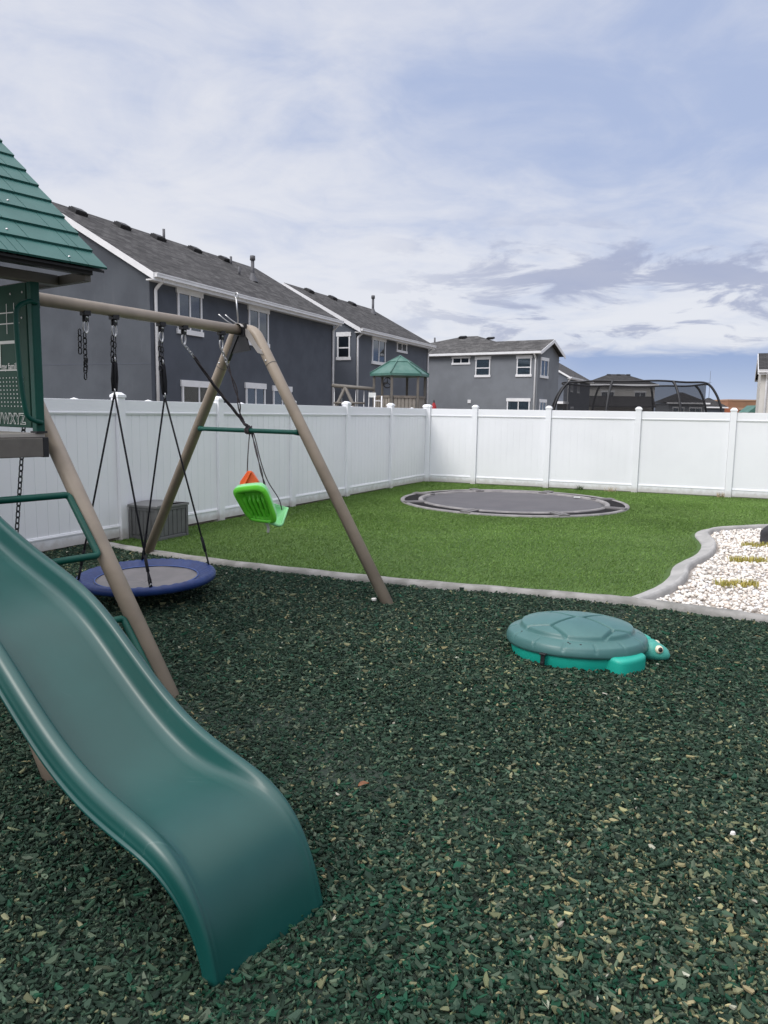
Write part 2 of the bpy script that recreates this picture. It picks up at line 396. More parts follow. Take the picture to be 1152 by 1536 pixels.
# ------------------------------------------------------------------ scatter helpers
def in_poly(x, y, poly):
    p = np.array(poly); r = np.zeros(len(x), bool); j = len(p) - 1
    for i in range(len(p)):
        a = (p[i, 1] > y) != (p[j, 1] > y)
        with np.errstate(divide='ignore', invalid='ignore'):
            r ^= a & (x < (p[j, 0] - p[i, 0]) * (y - p[i, 1]) / (p[j, 1] - p[i, 1]) + p[i, 0])
        j = i
    return r
def mesh_np(name, verts, quads, colr, mat, smooth=False, kind='stuff', attr='tint'):
    me = bpy.data.meshes.new(name); n, k = quads.shape
    me.vertices.add(len(verts)); me.vertices.foreach_set('co', verts.astype(np.float32).ravel())
    me.loops.add(n * k); me.loops.foreach_set('vertex_index', quads.astype(np.int32).ravel())
    me.polygons.add(n); me.polygons.foreach_set('loop_start', np.arange(0, n * k, k, dtype=np.int32))
    try: me.polygons.foreach_set('loop_total', np.full(n, k, dtype=np.int32))
    except Exception: pass
    me.polygons.foreach_set('use_smooth', np.full(n, smooth))
    me.update(calc_edges=True)
    a = me.attributes.new(attr, 'FLOAT_COLOR', 'POINT'); a.data.foreach_set('color', np.concatenate([colr, np.ones((len(colr), 1))], 1).astype(np.float32).ravel())
    me.materials.append(mat); o = bpy.data.objects.new(name, me); col.objects.link(o); o['kind'] = kind
    return o
def rot_from(yaw, tilt, az):
    """rotation matrices: tilt about a horizontal axis at az, after a yaw"""
    cy, sy = np.cos(yaw), np.sin(yaw); z = np.zeros_like(yaw); o = np.ones_like(yaw)
    Rz = np.stack([np.stack([cy, -sy, z], -1), np.stack([sy, cy, z], -1), np.stack([z, z, o], -1)], -2)
    ax, ay = np.cos(az), np.sin(az); ct, s_ = np.cos(tilt), np.sin(tilt); C1 = 1 - ct
    Rt = np.stack([np.stack([ct + ax * ax * C1, ax * ay * C1, ay * s_], -1), np.stack([ax * ay * C1, ct + ay * ay * C1, -ax * s_], -1), np.stack([-ay * s_, ax * s_, ct], -1)], -2)
    return Rt @ Rz
def patch(x, y, k, ph):
    return (np.sin(x * k + 1.3 * np.sin(y * k * .7 + ph)) + np.sin(y * k * 1.3 + ph * 2 + 1.1 * np.sin(x * k * .9)) + np.sin((x + y) * k * .6 + ph * 3)) / 3

# ------------------------------------------------------------------ rubber mulch
def build_mulch():
    N = 540000
    y = 1.2 + (rng.random(N) ** .82) * 8.6; x = (rng.random(N) * 2 - 1) * (.56 * y + 1.0)
    mpoly = [(-14, -4), (12, -4), (12, 1)] + [(a + .02, b - .075) for a, b in K1s[::-1]] + [tuple((FC - w * 10.9).xy), tuple((FC - w * 15).xy)]
    k = in_poly(x, y, mpoly); x, y = x[k], y[k]; n = len(x)
    # heights: gently heaped surface
    hz = .012 + .016 * patch(x, y, 2.1, .3) + .008 * patch(x, y, 6.0, 2.0)
    z = hz + rng.random(n) * .026 - .012
    L = np.clip(rng.lognormal(math.log(.0118), .40, n), .0045, .032); W = L * rng.uniform(.22, .58, n); H = rng.uniform(.0015, .004, n)
    L *= np.where(y > 5, 1.15, 1); 
    ang = np.linspace(0, 2 * math.pi, 6, endpoint=False)[None] + rng.normal(0, .22, (n, 6)); rad = rng.uniform(.72, 1.12, (n, 6))
    lx, ly = np.cos(ang) * rad * L[:, None], np.sin(ang) * rad * W[:, None]
    bend = rng.normal(0, .35, n)[:, None] * lx ** 2 / L[:, None] + rng.normal(0, .3, n)[:, None] * lx * ly / L[:, None]
    top = np.stack([lx, ly, bend + H[:, None]], -1); bot = np.stack([lx * .96, ly * .96, bend - H[:, None]], -1)
    loc = np.concatenate([top, bot], 1)
    Rm = rot_from(rng.uniform(0, 6.283, n), np.clip(np.abs(rng.normal(0, .42, n)), 0, 1.25), rng.uniform(0, 6.283, n))
    vs = np.einsum('nij,nkj->nki', Rm, loc) + np.stack([x, y, z], -1)[:, None]
    base = (np.arange(n) * 12)[:, None, None]
    q = np.array([[0, 1, 2, 3], [0, 3, 4, 5]] + [[i, i + 6, (i + 1) % 6 + 6, (i + 1) % 6] for i in range(6)])
    quads = (base + q[None]).reshape(-1, 4)
    pal = np.array([(.010, .024, .016), (.017, .038, .025), (.032, .058, .040), (.060, .082, .058), (.125, .135, .08), (.22, .20, .115), (.007, .042, .024), (.28, .28, .24)])
    # faded, tan-tipped chips gather towards the lower right; fresh green ones before the slide
    g = lambda cx, cy, s: np.exp(-((x - cx) ** 2 + (y - cy) ** 2) / s)
    fade = np.clip(.8 * g(1.5, 1.8, .8) + .35 * g(-.9, 1.75, .25) + .35 * g(.7, 2.6, .8) + .30 * patch(x, y, 1.5, 1.0) + .14 * patch(x, y, 3.7, .5) + .08 + .10 * np.clip((x - .2) / 1.5, 0, 1), 0, 1)
    fresh = np.clip(1.0 * g(-.05, 2.0, .25) + .30 * patch(x, y, 1.9, 4.0) + .1, 0, 1)
    Pm = np.stack([.30 - .16 * fade, .28 - .04 * fade, .22 + 0 * fade, .10 + .05 * fade, .028 + .11 * fade, .003 + .06 * fade ** 2, (.04 + .30 * fresh), .001 + .004 * fade], -1); Pm /= Pm.sum(1, keepdims=True)
    idx = (np.cumsum(Pm, 1) < rng.random(n)[:, None]).sum(1).clip(0, 7)
    c = pal[idx] * np.array([1.16, 1.14, 1.06]) * rng.lognormal(0, .22, n)[:, None] * rng.normal(1, .03, (n, 3)).clip(.8, 1.2)
    return mesh_np('rubber_mulch', vs.reshape(-1, 3), quads, np.repeat(np.clip(c, 0, .6), 12, 0), attr_mat('mulch_chips', 'tint', .8, .25))
tag(build_mulch(), 'dark green rubber mulch chips covering the play area', 'mulch')

# ------------------------------------------------------------------ artificial turf
def build_turf():
    N = 1000000
    x = rng.uniform(-4.2, 11, N); y = rng.uniform(6.5, 19.3, N)
    k = in_poly(x, y, [(a, b + .07) for a, b in K1s[:44]] + [(a - .16, b + .05) for a, b in K2s] + [(16, 13.2), tuple(fr0.xy), tuple(FC.xy)])
    k &= (np.abs(x) < .56 * y + 1.2) & ((x - TC[0]) ** 2 + (y - TC[1]) ** 2 > TR ** 2 * .97)
    x, y = x[k], y[k]; n = len(x)
    h = rng.uniform(.012, .024, n); wd = rng.uniform(.0026, .0046, n) * np.where(y > 11, 1.35, 1); a = rng.uniform(0, 6.283, n)
    drift = .9 * patch(x, y, 2.2, .7)
    lean = rng.normal(0, .010, (n, 2)) + np.stack([.010 + .006 * drift, -.004 + .004 * drift], -1)
    dx, dy = np.cos(a) * wd, np.sin(a) * wd; z0 = np.full(n, .006)
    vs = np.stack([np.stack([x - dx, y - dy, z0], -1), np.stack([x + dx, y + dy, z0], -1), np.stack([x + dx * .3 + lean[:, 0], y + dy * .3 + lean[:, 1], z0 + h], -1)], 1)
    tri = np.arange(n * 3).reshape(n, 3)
    pal = np.array([(.082, .150, .027), (.098, .176, .034), (.120, .200, .046), (.068, .124, .022), (.15, .20, .075)])
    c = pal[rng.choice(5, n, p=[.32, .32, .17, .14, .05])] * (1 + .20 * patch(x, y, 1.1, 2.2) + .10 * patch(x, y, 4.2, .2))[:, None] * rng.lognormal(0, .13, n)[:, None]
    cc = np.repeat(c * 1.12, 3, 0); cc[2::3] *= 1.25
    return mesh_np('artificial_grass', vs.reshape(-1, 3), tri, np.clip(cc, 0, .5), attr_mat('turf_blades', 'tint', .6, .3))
TC, TR = (2.52, 14.85), 2.2
tag(build_turf(), 'short green artificial turf filling the lawn', 'grass')

# ------------------------------------------------------------------ white pebbles
def pebble_shapes(nv=10):
    import bmesh
    out = []
    for i in range(nv):
        b = bmesh.new(); bmesh.ops.create_icosphere(b, subdivisions=1, radius=1)
        v = np.array([q.co[:] for q in b.verts]); fc = np.array([[q.index for q in p.verts] for p in b.faces]); b.free()
        v = v * (1 + rng.normal(0, .13, (len(v), 1))) * np.array([1, rng.uniform(.6, .9), rng.uniform(.45, .7)]); out.append((v, fc))
    return out
def build_pebbles():
    sh = pebble_shapes(); N = 42000
    x = rng.uniform(2.3, 9.5, N); y = rng.uniform(3.5, 12.6, N)
    k = in_poly(x, y, [(a, b + .06) for a, b in K1s[46:]] + [(12, 1.0), (16, 13.0)] + [(a + .11, b - .03) for a, b in K2s[::-1]]) & (x < .56 * y + .9)
    x, y = x[k], y[k]; n = len(x); vs, fs, cs = [], [], []; o = 0
    r = np.clip(rng.lognormal(math.log(.0185), .3, n), .009, .045); z = .004 + r * .25 + rng.random(n) * .022
    Rm = rot_from(rng.uniform(0, 6.28, n), rng.normal(0, .45, n), rng.uniform(0, 6.28, n))
    pal = np.array([(.78, .75, .70), (.72, .66, .59), (.74, .66, .58), (.6, .56, .51), (.80, .79, .77), (.45, .42, .39)])
    ci = rng.choice(6, n, p=[.33, .2, .17, .1, .17, .03])
    for j, (v, f) in enumerate(sh):
        ii = np.nonzero(np.arange(n) % len(sh) == j)[0]
        q = np.einsum('nij,kj->nki', Rm[ii], v) * r[ii][:, None, None] + np.stack([x, y, z], -1)[ii][:, None]
        vs.append(q.reshape(-1, 3)); fs.append((f[None] + (np.arange(len(ii)) * len(v))[:, None, None] + o).reshape(-1, 3)); o += len(ii) * len(v)
        cs.append(np.repeat(pal[ci[ii]] * rng.normal(1, .07, (len(ii), 1)), len(v), 0))
    return mesh_np('white_pebbles', np.concatenate(vs), np.concatenate(fs), np.clip(np.concatenate(cs), 0, .8), attr_mat('pebble_stone', 'tint', .85, .3), True)
tag(build_pebbles(), 'cream and white river pebbles filling the rock bed', 'pebbles')

# ------------------------------------------------------------------ white vinyl fences
UP = V(0, 0, 1)
def fence(name, a, d, posts, label, top=1.83, face=None):
    """posts: distances from a along d; rails and tongue-and-groove boards between them. face: side towards the yard"""
    root = thing(name, a, label, 'fence')
    n = face
    for i, s in enumerate(posts):
        p = a + d * s
        mb = MB(); mb.boxf(p + UP * (top + .02) / 2, d * .064, n * .064, UP * ((top + .02) / 2 + .02))
        po = mb.build('post', M['vinyl'], root, p, bevel=.006)
        cp = MB(); h = top + .04; e = .074
        cp.boxf(p + UP * (h + .012), d * e, n * e, UP * .016)
        q = [p + d * (sx * e * .93) + n * (sy * e * .93) + UP * (h + .028) for sx, sy in ((-1, -1), (1, -1), (1, 1), (-1, 1))]
        ap = [p + d * (sx * .03) + n * (sy * .03) + UP * (h + .062) for sx, sy in ((-1, -1), (1, -1), (1, 1), (-1, 1))]
        o = q + ap; fs = [(4, 5, 6, 7)] + [(k, (k + 1) % 4, (k + 1) % 4 + 4, k + 4) for k in range(4)]
        if (o[1] - o[0]).cross(o[3] - o[0]).z < 0: fs = [g[::-1] for g in fs]
        cp.add(o, fs); cp.build('post_cap', M['vinyl'], po, p)
    for i in range(len(posts) - 1):
        s0, s1 = posts[i] + .066, posts[i + 1] - .066; L = s1 - s0; m = a + d * ((s0 + s1) / 2)
        nb = max(2, round(L / .152)); bw = L / nb; mb = MB()
        for k in range(nb):
            c = a + d * (s0 + (k + .5) * bw) + UP * .91
            mb.boxf(c, d * (bw / 2 - .0032), n * .011, UP * .76)
        mb.boxf(m + UP * .91, d * (L / 2), n * .0075, UP * .76)
        pn = mb.build('panel', M['vinyl'], root, m)
        for nm, z0, z1 in (('top_rail', top - .19, top), ('bottom_rail', .03, .2)):
            rb = MB(); rb.boxf(m + UP * (z0 + z1) / 2, d * (L / 2), n * .024, UP * (z1 - z0) / 2)
            zz_ = z0 + .026 if nm == 'top_rail' else z1 - .026
            rb.boxf(m + UP * zz_, d * (L / 2 - .001), n * .0315, UP * .011)
            rb.build(nm, M['vinyl'], pn, m, bevel=.004)
    return root
nL = -wn   # the left fence's face towards the yard
nB = -bn_
fence('vinyl_fence', FC.copy(), -w, [0, 2.03, 4.07, 6.1, 8.13, 10.17, 12.2, 14.2], 'white vinyl privacy fence running back from the playset to the far corner', face=nL)
fence('vinyl_fence', FC + bd * .066, bd, [-.0, 1.2, 2.98, 4.98, 6.92, 8.9, 10.9], 'white vinyl privacy fence across the back of the lawn behind the sunken trampoline', face=nB)
bpy.data.objects['vinyl_fence.001'].children[0]  # shares the corner post

# neighbours' fences: only their tops show above ours
def plain_posts(name, a, d, n, ss, label):
    root = thing(name, a, label, 'fence')
    for s in ss:
        p = a + d * s; mb = MB(); mb.boxf(p + UP * .91, d * .062, n * .062, UP * .91); po = mb.build('post', M['vinyl'], root, p)
        c = MB(); c.boxf(p + UP * 1.812, d * .07, n * .07, UP * .012); c.add([p + d * .06 + n * .06 + UP * 1.824, p - d * .06 + n * .06 + UP * 1.824, p - d * .06 - n * .06 + UP * 1.824, p + d * .06 - n * .06 + UP * 1.824, p + UP * 1.852], [(0, 1, 4), (1, 2, 4), (2, 3, 4), (3, 0, 4)]); c.build('post_cap', M['vinyl'], po, p)
    m = MB(); L = ss[-1] - ss[0]; c0 = a + d * (ss[0] + L / 2); m.boxf(c0 + UP * .9, d * L / 2, n * .02, UP * .88); m.build('panel', M['vinyl'], root, c0)
plain_posts('vinyl_fence', FC + wn * .26, -w, wn, [.3, 1.45, 3.45, 5.6, 7.2, 8.0, 9.35, 10.65, 12.4], "neighbour's white fence close behind the playset-side fence, only its post caps showing")

# ------------------------------------------------------------------ playset (frame: s across, t along the beam towards the tower, z up)
vS, uT = V(.802, -.597, 0).normalized(), V(-.597, -.802, 0).normalized()
OO = V(-2.936, 5.672, 0)
def W(s, t, z): return OO + vS * s + uT * t + UP * z
def Wd(s, t, z): return vS * s + uT * t + UP * z
play = thing('playset', W(0, 0, 0), 'tan and green metal playset with swing beam, shingled tower roof and wavy slide', 'playset')
RL = .055
# swing beam
BZ = 2.522
BS = -.10                                # the far apex stands a little behind the tower's
def bm(t): return W(.15 + (BS - .15) * (t + .3) / -2.3, t, BZ + .004 * (t + 2.5))
MB().tube([bm(-2.60), bm(1.3)], .05, 20).build('swing_beam', M['tan'], play)
# far A-frame legs
def leg_path(sf, t):
    sg = 1 if sf > 0 else -1
    c = bm(t); s0 = .02
    return rounded([W(sf, t, -.06), W(BS + (.165 if sg > 0 else -.12), t, BZ - .012), W(BS + sg * -.02, t, BZ + .008)], .13, 8)
for sf in (1.80, -1.83):
    lg = MB().tube(leg_path(sf, -2.632), RL, 18).build('leg', M['tan'], play)
    top = W(BS + (.165 if sf > 0 else -.12), -2.632, BZ - .012); d = (top - W(sf, -2.632, -.06)).normalized()
    MB().tube([top - d * .40, top - d * .408], RL + .0025, 18).build('collar', M['taupe'], lg)
    for kk in (.24, .36):
        c = top - d * kk + uT * (RL - .004); b = MB(); b.lathe(c, [(0, .012), (.008, .01), (.012, 0), (.012, -.01)], 10, ax=Matrix((vS, UP, uT)).transposed()); b.build('bolt', M['zinc'], lg)
# tower A-frame legs
for sf, t0 in ((2.10, 0), (-2.10, 0)):
    MB().tube([W(sf, t0, -.06), W(.06 * (1 if sf > 0 else -1), t0, BZ - .02)], RL, 18).build('leg', M['tan'], play)
MB().tube([W(2.59, 1.012, -.06), W(1.80, 1.04, 1.04)], RL, 16).build('leg', M['tan'], play)
MB().tube([W(-2.2, 1.25, -.04), W(-1.0, 1.25, 1.45)], RL, 16).build('leg', M['tan'], play)
# apex bracket and the eye rod above it
b = MB()
b.prism([W(BS + -.14, -2.56, BZ - .235), W(BS + .17, -2.56, BZ - .205), W(BS + .09, -2.56, BZ - .03), W(BS + -.06, -2.56, BZ - .03)], uT * -.012)
b.boxf(W(BS + .02, -2.57, BZ - .0), vS * .075, uT * .018, UP * .062)
b.prism([W(BS + -.2, -2.585, BZ - .3), W(BS + -.15, -2.585, BZ - .3), W(BS + .0, -2.585, BZ - .06), W(BS + -.04, -2.585, BZ - .06)], uT * .035)
b.build('apex_bracket', M['black'], play)
b = MB(); b.prism([W(BS + .05, -2.57, BZ + .02), W(BS + .13, -2.57, BZ + .0), W(BS + .345, -2.57, BZ - .25), W(BS + .27, -2.57, BZ - .235), W(BS + .08, -2.57, BZ - .04)], uT * .006)
b.grid([[W(BS + .02 + .075 * math.cos(a), tt, BZ + .062 * math.sin(a)) for a in [R(x) for x in range(20, 161, 14)]] for tt in (-2.7, -2.52)])
b.build('steel_gusset', pm('pale_steel', (.34, .32, .3), .45, metal=.3), play, solid=.004)
b = MB(); b.tube([W(BS + .0, -2.56, BZ + .05), W(BS + .04, -2.50, BZ + .3)], .007, 8)
b.tube([W(BS + .045 + .022 * math.cos(R(a)), -2.50, BZ + .325 + .028 * math.sin(R(a))) for a in range(0, 360, 30)], .006, 6, closed=True)
for s0, t1 in ((-.03, -2.5), (-.06, -2.44)): b.tube(rounded([W(BS + s0 + .02, t1 - .07, BZ + .055), W(BS + s0 - .02, t1 - .01, BZ + .095), W(BS + s0 - .055, t1 + .035, BZ + .145)], .06), .006, 6)
b.build('eye_rod', M['zinc'], play)
# crossbar of the far A-frame
def xb(s): return W(s, -2.60, 1.522)
MB().tube([xb(-.76), xb(-.70), xb(.62), xb(.69)], [.031, .023, .023, .031], 14).build('crossbar', M['green'], play)
# swing hangers
HT = [-.750, -1.030, -1.540, -1.812, -2.309, -.30]
HANG = []
for i, tt in enumerate(HT):
    c = bm(tt) - UP * .045
    hb = MB(); hb.boxf(c - UP * .008, vS * .034, uT * .03, UP * .02); hb.boxf(c - UP * .045, vS * .006, uT * .024, UP * .034); hb.boxf(c - UP * .04 + vS * .016, vS * .003, uT * .02, UP * .034); hb.boxf(c - UP * .04 - vS * .016, vS * .003, uT * .02, UP * .034)
    h = hb.build('swing_hanger', M['black'], play, bevel=.003)
    cb_ = MB(); q = c - UP * .115
    cb_.tube([q + vS * .0 + uT * .021 * math.cos(a) + UP * .05 * math.sin(a) for a in [R(x) for x in range(0, 360, 24)]], .0075, 6, closed=True)
    cb_.lathe(c - UP * .042 + vS * .021, [(0, .006), (.01, .004), (.012, -.002)], 10, ax=Matrix((UP, uT, vS)).transposed())
    cb_.build('carabiner', M['zinc'], h)
    HANG.append(q - UP * .045)
# deck
T0, T1, S1 = .12, 1.46, 1.0
b = MB(); b.boxf(W(.955, (T0 + T1) / 2, 1.468), vS * .045, uT * (T1 - T0) / 2, UP * .062); db = b.build('deck_beam', M['taupe'], play, bevel=.006)
b = MB(); b.boxf(W(.955, T0 + .012, 1.468), vS * .048, uT * .02, UP * .065); b.build('beam_end_cap', M['black'], db, bevel=.004)
MB().boxf(W(-.955, (T0 + T1) / 2, 1.468), vS * .045, uT * (T1 - T0) / 2, UP * .062).build('deck_beam', M['taupe'], play, bevel=.006)
b = MB()
for i in range(8): b.boxf(W(-.86 + i * .245, (T0 + T1) / 2, 1.545), vS * .119, uT * (T1 - T0) / 2, UP * .013)
b.build('deck_floor', pm('deck_floor_plastic', (.42, .39, .35), .6), play, bevel=.004)
for s, t in ((.955, T0 + .03), (.955, T1 - .03), (-.955, T0 + .03), (-.955, T1 - .03)):
    b = MB(); b.boxf(W(s, t, 2.05), vS * .029, uT * .029, UP * .49); po = b.build('tower_post', M['green'], play, bevel=.008)
    b = MB(); b.boxf(W(s, t, 2.527), vS * .036, uT * .036, UP * .012); b.build('post_cap', M['black'], po)
    b = MB(); b.boxf(W(s, t, 1.566), vS * .037, uT * .037, UP * .006); b.build('post_plate', M['black'], po)
# activity board between the posts on the swing side
bt = .165
b = MB(); b.boxf(W(.04, bt - .02, 2.055), vS * .845, uT * .018, UP * .465); bd_ = b.build('activity_board', M['board'], play, bevel=.006)
def bar2(mb, a, c, wd): # thin printed line on the board
    (s0, z0), (s1, z1) = a, c; d = V(s1 - s0, z1 - z0, 0).normalized() * .5 * wd
    mb.add([W(s0 + d.y, bt + .001, z0 - d.x), W(s1 + d.y, bt + .001, z1 - d.x), W(s1 - d.y, bt + .001, z1 + d.x), W(s0 - d.y, bt + .001, z0 + d.x)], [(3, 2, 1, 0)])
b = MB()
for s in (.645, .74): bar2(b, (s, 2.40), (s - .008, 2.205), .007)
for z in (2.345, 2.275): bar2(b, (.42, z), (.80, z - .006), .007)
b.build('game_grid', M['paint'], bd_)
b = MB(); bar2(b, (.2, 2.155), (.75, 2.15), .02); bar2(b, (.535, 2.15), (.53, 1.985), .014); bar2(b, (.2, 1.972), (.755, 1.968), .008); b.build('picture_border', M['paint'], bd_)
b = MB()
for i in range(8):
    for j in range(14): 
        s, z = .26 + j * .0425 + i * .001, 1.918 - i * .0268
        b.boxf(W(s, bt + .0, z), vS * .0042, uT * .0015, UP * .0042)
b.build('dot_grid', M['paint'], bd_)
b = MB()
for s, z in ((.70, 2.46), (.85, 2.46), (.78, 1.618), (.83, 2.3)): b.lathe(W(s, bt, z), [(0, .004), (.006, .003), (.008, 0)], 8, ax=Matrix((vS, UP, uT)).transposed())
b.build('screw', M['zinc'], bd_)
def lettering(name, text, s_left, z_base, size, mat, parent, depth, off, bold=0.0, spacing=1.0):
    cu = bpy.data.curves.new(name, 'FONT'); cu.body = text; cu.size = size; cu.offset = bold; cu.space_character = spacing; cu.resolution_u = 3
    tmp = bpy.data.objects.new(name + '_tmp', cu); col.objects.link(tmp)
    dg = bpy.context.evaluated_depsgraph_get(); me = bpy.data.meshes.new_from_object(tmp.evaluated_get(dg)); bpy.data.objects.remove(tmp); bpy.data.curves.remove(cu)
    o = bpy.data.objects.new(name, me); col.objects.link(o); me.materials.clear(); me.materials.append(mat)
    root = WL[parent.name]
    for v in me.vertices:
        v.co = W(s_left + v.co.x, bt + off, z_base + v.co.y) - root
    me.update(); o.parent = parent; WL[o.name] = root
    return o
lettering('alphabet_outline', 'VWXYZ', .455, 1.615, .098, M['paint'], bd_, 0, .002, .0042, 1.08)
lettering('alphabet', 'VWXYZ', .455, 1.615, .098, M['board'], bd_, 0, .0035, -.0004, 1.08)
lettering('caption', 'my family', .545, 1.975, .058, M['paint'], bd_, 0, .002, .0006)
# grab handle on the front post
hp = [(.15, 2.381), (.20, 2.388), (.268, 2.35), (.292, 2.27), (.283, 1.936), (.26, 1.72), (.232, 1.655), (.15, 1.625)]
MB().tube([p for p in spline([W(1.0, a, z) for a, z in hp], 5)], .0155, 12).build('grab_handle', M['green'], play)
# headers under the roof and the shingled roof
b = MB(); b.boxf(W(.955, .72, 2.545), vS * .04, uT * .725, UP * .032); b.build('header', M['taupe'], play, bevel=.005)
b = MB(); b.boxf(W(-.955, .72, 2.545), vS * .04, uT * .725, UP * .032); b.build('header', M['taupe'], play, bevel=.005)
for t in (-.03, 1.48): MB().boxf(W(0, t, 2.545), vS * 1.29, uT * .022, UP * .03).build('header', M['taupe'], play, bevel=.005)
rt0, rt1, es, ez, rz = -.11, 1.72, 1.36, 2.592, 3.70
roof = None
for sg in (1, -1):
    e = V(es, ez, 0); r_ = V(0, rz, 0); d = (r_ - e); Lr = d.length; d = d / Lr; nrm = V(-d.y, d.x, 0) * -1
    if nrm.y < 0: nrm = -nrm
    rows = 9; rh = Lr / rows; mb = MB()
    for i in range(rows):
        cuts = [rt0]; x = rt0 + random.uniform(.05, .3)
        while x < rt1 - .04: cuts.append(x); x += random.choice([.06, .12, .15, .26, .3])
        cuts.append(rt1)
        for a, c in zip(cuts, cuts[1:]):
            g = .0022
            lo = e + d * (i * rh - .012); hi = e + d * ((i + 1) * rh + .01)
            q = [lo + nrm * .022, hi + nrm * .006, hi - nrm * .004, lo + nrm * .008]
            poly = [W(sg * p.x, a + g, p.y) for p in q]
            mb.prism(poly, uT * (c - a - 2 * g))
    if roof is None: roof = mb.build('roof', M['roofp'], play)
    else: mb.build('roof', M['roofp'], play)
    und = MB(); und.prism([W(sg * (e.x - .01), rt0 + .004, e.y - .006), W(0, rt0 + .004, rz - .006), W(0, rt0 + .004, rz - .02), W(sg * (e.x - .01), rt0 + .004, e.y - .02)], uT * (rt1 - rt0 - .008)); und.build('roof_sheathing', M['black'], play)
    fa = MB(); fa.boxf(W(sg * 1.285, (rt0 + rt1) / 2 + .03, 2.585), vS * .03, uT * ((rt1 - rt0) / 2 - .03), UP * .032); fa.build('fascia', M['black'], play, bevel=.004)
b = MB(); b.tube([W(0, rt0, rz + .01), W(0, rt1, rz + .01)], .03, 8); b.build('ridge_cap', M['roofp'], play)
b = MB()
for i, t in ((0, .12), (1, .42), (0, .75), (2, .9), (3, .25), (5, .2), (6, .62), (3, 1.1)):
    e = V(es, ez, 0); r_ = V(0, rz, 0); d = (r_ - e).normalized(); n_ = V(-d.y, d.x, 0); n_ = n_ if n_.y > 0 else -n_; q = e + d * (i * .192 + .05) + n_ * .021
    b.lathe(W(q.x, t, q.y), [(0, .004), (.006, .003), (.008, -.004)], 8)
b.build('roof_screw', M['zinc'], roof)
# ladder loops beside the front leg
for (sa, za), (sb, zb) in (((1.139, 1.161), (1.458, .80)), ((1.70, .432), (2.02, .07))):
    MB().tube(rounded([W(sa, .80, za), W(sa, .070, za), W(sb, .070, zb), W(sb, .80, zb)], .03, 6), .022, 12).build('rung_loop', M['green'], play)
MB().tube([W(.98, .82, 1.4), W(2.2, .82, -.04)], .03, 12).build('ladder_rail', M['green'], play)
# wavy slide
prof = [(1.0, 1.640), (1.25, 1.56), (1.55, 1.375), (1.75, 1.265), (1.92, 1.195), (2.10, 1.125), (2.28, 1.06), (2.50, .998), (2.70, .935), (2.86, .858), (3.0, .752), (3.13, .664), (3.26, .578), (3.42, .494), (3.60, .442), (3.77, .419), (3.90, .390), (3.985, .334), (4.045, .256), (4.085, .165), (4.112, .085), (4.128, -.03)]
crest = spline([(s, z, 0) for s, z in prof], 7)
cl_ = [0.0]
for a_, b_ in zip(crest, crest[1:]): cl_.append(cl_[-1] + (b_ - a_).length)
NS = 150; cx_ = np.interp(np.linspace(0, cl_[-1], NS), cl_, [p.x for p in crest]); cy_ = np.interp(np.linspace(0, cl_[-1], NS), cl_, [p.y for p in crest])
for _ in range(60):
    cx_[1:-1] += .5 * ((cx_[:-2] + cx_[2:]) / 2 - cx_[1:-1]); cy_[1:-1] += .5 * ((cy_[:-2] + cy_[2:]) / 2 - cy_[1:-1])
crest = [V(a_, b_, 0) for a_, b_ in zip(cx_, cy_)]
tc_ = 1.182
rows = []
n = len(crest)
acc = [0.0]
for i in range(1, n): acc.append(acc[-1] + (crest[i] - crest[i - 1]).length)
tot = acc[-1]
for i, p in enumerate(crest):
    T = (crest[min(i + 1, n - 1)] - crest[max(i - 1, 0)]).normalized(); N = V(-T.y, T.x, 0)
    if N.y < -.2 or (N.x < 0): N = -N
    e = (tot - acc[i]); k = min(1, max(0, (e - .30) / .62)); k = k * k * (3 - 2 * k); dp = .008 + .095 * k; u_ = min(1, e / .9); sk = .012 + .034 * u_ * u_ * (3 - 2 * u_); fl = .0
    hw = .262
    half = [(0, -dp), (.09, -dp), (.165, -dp * .985), (.203, -dp * .94), (.222, -dp * .80), (.235, -dp * .54), (.244, -dp * .24), (.251, -.004), (.258, .001), (.268, .001), (.281, -.005), (.292, -.016), (.298, -.031), (.300, -.031 - sk * .45), (.304, -.031 - sk * .55), (.302, -.031 - sk * .62), (.305, -.031 - sk * .9), (.312, -.031 - sk), (.314, -.036 - sk)]
    sec = [(-a, h) for a, h in half[::-1]] + half[1:]
    kn_ = min(1, e / .7); kn_ = kn_ * kn_ * (3 - 2 * kn_); ws_ = .912
    def fit(a):
        m_ = abs(a) * ws_; m_ = m_ if m_ < .235 else .235 + (m_ - .235) * (.15 + .85 * kn_)
        return math.copysign(m_, a)
    back = .055 * max(0, 1 - e / .40) ** 1.3
    rows.append([W(p.x + N.x * h - T.x * back * (abs(fit(a)) / .25) ** 5, tc_ - fit(a), p.y + N.y * h - T.y * back * (abs(fit(a)) / .25) ** 5) for a, h in sec])
mb = MB(); mb.grid(rows, True, flip=False); mb.build('slide', M['slide'], play, solid=.006)

